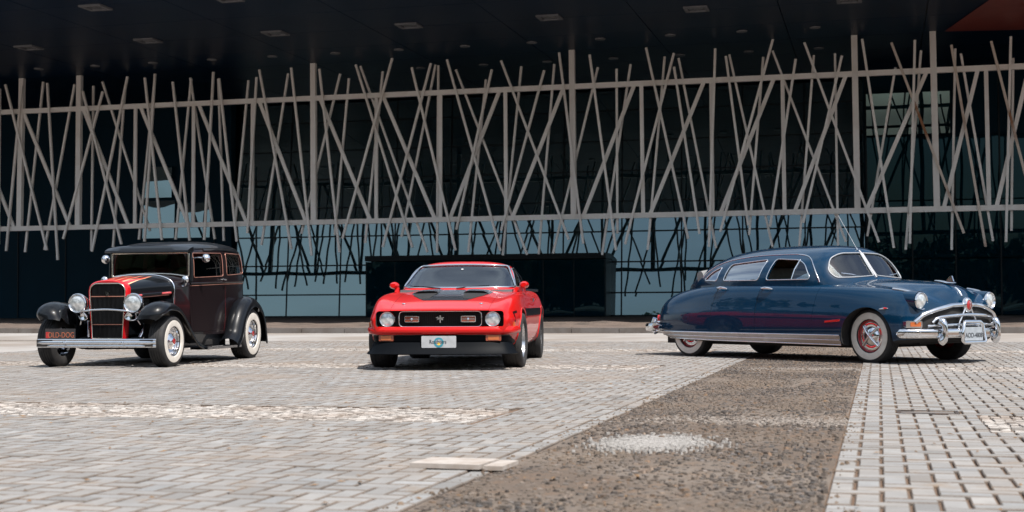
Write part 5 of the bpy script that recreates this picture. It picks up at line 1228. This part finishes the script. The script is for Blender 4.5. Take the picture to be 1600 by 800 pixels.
        hn = MB().lathe([(0, -.09), (.012, -.085), (.018, -.02), (.04, .015), (.042, .02), (0, .012)], 16, 'x').build('horn', M['chrome'], C_, 60); hn.location = (1.46, .30 * s_, .62)
        a = Vector((.37, .50 * s_, 1.0)); cl = MB().tube([a, a + Vector((0, .05 * s_, -.005)), a + Vector((.01, .07 * s_, .05))], .012, 8).build('cowl_lamp', M['chrome'], C_, 60)
        t = MB().lathe([(0, -.09), (.03, -.07), (.048, -.01), (.05, 0), (.044, .012), (0, .02)], 20, 'x').build('lamp_head', M['chrome'], cl, 60); t.location = a + Vector((.02, .06 * s_, .085))
        tl = MB().lathe([(0, -.03), (.04, -.02), (.045, 0), (.035, .015), (0, .03)], 16, 'x').build('tail_light', M['tail'], C_, 60); tl.location = (-1.93, .68 * s_, .62)
        MB().tube([(-1.84, .68 * s_, .58), (-1.93, .68 * s_, .60)], .012, 6).build('lamp_stalk', M['chrome'], C_, 60)
        MB().lathe([(0, .05), (.03, .045), (.04, 0), (.03, -.04), (0, -.05)], 12, 'z', (-1.79, .75 * s_, .70)).build('fender_lamp', M['chrome'], C_, 60)
    MB().tube([tuple(p) for p in spline([(1.47, -.42, .665), (1.505, -.30, .685), (1.52, 0, .705), (1.505, .30, .685), (1.47, .42, .665)], 6)], .013, 8).build('headlight_bar', M['chrome'], C_, 60)
    for s_ in (-1, 1): MB().tube([tuple(p) for p in spline([(1.49, .30 * s_, .68), (1.48, .25 * s_, .60), (1.44, .34 * s_, .57), (1.40, .40 * s_, .62)], 5)], .010, 8).build('lamp_wire', M['chrome'], C_, 60)
    # bumper: three ribs
    for (z, h, nm, dx) in ((.338, .013, 'bumper', 0), (.305, .022, 'bumper', .008), (.264, .017, 'bumper', .002)):
        pts = [(1.80 + dx - .03 * (y / .78) ** 2, y + .02, z) for y in np.linspace(-.765, .765, 15)]
        MB().tube(pts, h, 10, sx=.55, up=(0, 0, 1)).build(nm, M['chrome'], C_, 60)
    MB().box((1.785, 0, .30), (.012, 1.50, .085)).build('bumper_back', M['under'], C_, 0)
    for s_ in (-1, 1):
        MB().tube([(1.78, .38 * s_, .30), (1.40, .36 * s_, .33), (1.0, .33 * s_, .36)], .022, 8).build('bumper_iron', M['satin'], C_, 60)
        MB().lathe([(.02, 0), (.018, .012), (0, .016)], 12, 'x', (1.812, .38 * s_, .305)).build('bumper_bolt', M['chrome'], C_, 60)
    pl = MB().prism(rounded([(-.665, .335), (-.27, .335), (-.27, .475), (-.665, .475)], .010), 0, 'x', 1.735, 1.742).build('number_plate', M['plate_black'], C_, 30)
    text('plate_number', 'OLD-DOG', .093, M['ink_orange'], pl, (1.7435, -.455, .395), FRONT, .001, .80)
    MB().prism([(-.655, .36), (-.61, .36), (-.61, .435), (-.655, .435)], 0, 'x', 1.742, 1.744).build('plate_mark', M['wheel_red'], pl, 0)
    # engine and chassis in the open bay
    MB().box((.90, 0, .60), (.58, .30, .44)).build('engine_block', M['satin'], C_, 0)
    MB().tube([(1.15, 0, .85), (.65, 0, .88)], .10, 12).build('air_cleaner', M['chrome'], C_, 60)
    for s_ in (-1, 1):
        for k in range(4): MB().tube([tuple(p) for p in spline([(1.10 - .14 * k, .14 * s_, .70), (1.08 - .14 * k, .23 * s_, .69), (1.02 - .14 * k, .28 * s_, .60), (.86 - .10 * k, .30 * s_, .45)], 4)], .020, 8).build('exhaust_header', M['dark_chrome'], C_, 60)
        MB().box((.95, .165 * s_, .80), (.50, .09, .07)).build('valve_cover', M['chrome'], C_, 0)
        MB().tube([(1.30, .18 * s_, .80), (1.22, .24 * s_, .76), (1.12, .20 * s_, .74)], .026, 8).build('radiator_hose', M['satin'], C_, 60)
        MB().prism([(1.42, .27), (1.42, .36), (-1.8, .42), (-1.8, .33)], 0, 'y', min(.30 * s_, .37 * s_), max(.30 * s_, .37 * s_)).build('frame_rail', M['satin'], C_, 0)
        MB().prism([(1.40, .36), (1.33, .66), (1.0, .72), (.6, .62), (.52, .38)], 0, 'y', min(.44 * s_, .452 * s_), max(.44 * s_, .452 * s_)).build('inner_fender', M['satin'], C_, 0)
        MB().tube([(1.25, .34 * s_, .33), (1.15, .40 * s_, .55)], .035, 10).build('shock_absorber', M['chrome'], C_, 60)
        MB().box((1.18, .33 * s_, .70), (.08, .07, .10)).build('generator', M['chrome'], C_, 0)
    MB().tube([(1.315, -.68, .31), (1.315, -.4, .24), (1.315, .4, .24), (1.315, .68, .31)], .028, 10).build('front_axle', M['satin'], C_, 60)
    MB().tube([(-1.33, -.70, .34), (-1.33, .70, .34)], .05, 10).build('rear_axle', M['satin'], C_, 60)
    MB().box((-.75, 0, .37), (2.0, 1.12, .05)).build('cabin_floor', M['under'], C_, 0)
    MB().box((-.2, 0, .28), (2.6, .5, .12)).build('chassis', M['under'], C_, 0)
    for s_ in (-1, 1): seat(C_, -.62, .28 * s_, .62, .46, M['seat_red'], .66, 'front_seat', .16)
    seat(C_, -1.40, 0, .64, 1.02, M['seat_red'], .62, 'back_seat', .14)
    MB().box((.14, 0, 1.02), (.12, 1.02, .18)).build('dashboard', M['seat_dark'], C_, 0)
    steering(C_, -.16, .28, 1.10, .18)
    for (wx, s_, rr_, wd, rim, ww, st) in ((1.33, 1, .318, .195, .178, (.188, .258), -.04), (1.33, -1, .318, .195, .178, (.188, .258), -.04), (-1.33, 1, .352, .23, .192, (.202, .292), 0), (-1.33, -1, .352, .23, .192, (.202, .292), 0)):
        make_wheel(C_, wx, s_ * .725, s_, rr_, wd, rim, 'rod', st, ww)
    return C_
M['bronze'] = mat('copper pinstripe', (.55, .27, .20), .35, metal=.6, noise=(8, (.45, .2, .15), 4, .3, .7))
M['nickel'] = mat('nickel trim', (.70, .66, .58), .22, metal=1., noise=(8, (.6, .55, .48), 4, .3, .7))
M['grille_bar'] = mat('dark steel grille bar', (.045, .048, .052), .35, metal=.9, noise=(8, (.03, .032, .035), 4, .3, .7))
M['flame'] = mat('orange flame paint', (.75, .22, .07), .3, coat=.8, noise=(3, (.78, .45, .25), 4, .35, .65))
M['pink'] = mat('red anodised latch', (.50, .08, .08), .4, coat=.5, noise=(9, (.4, .05, .05), 4, .3, .7))
rod = build_rod()
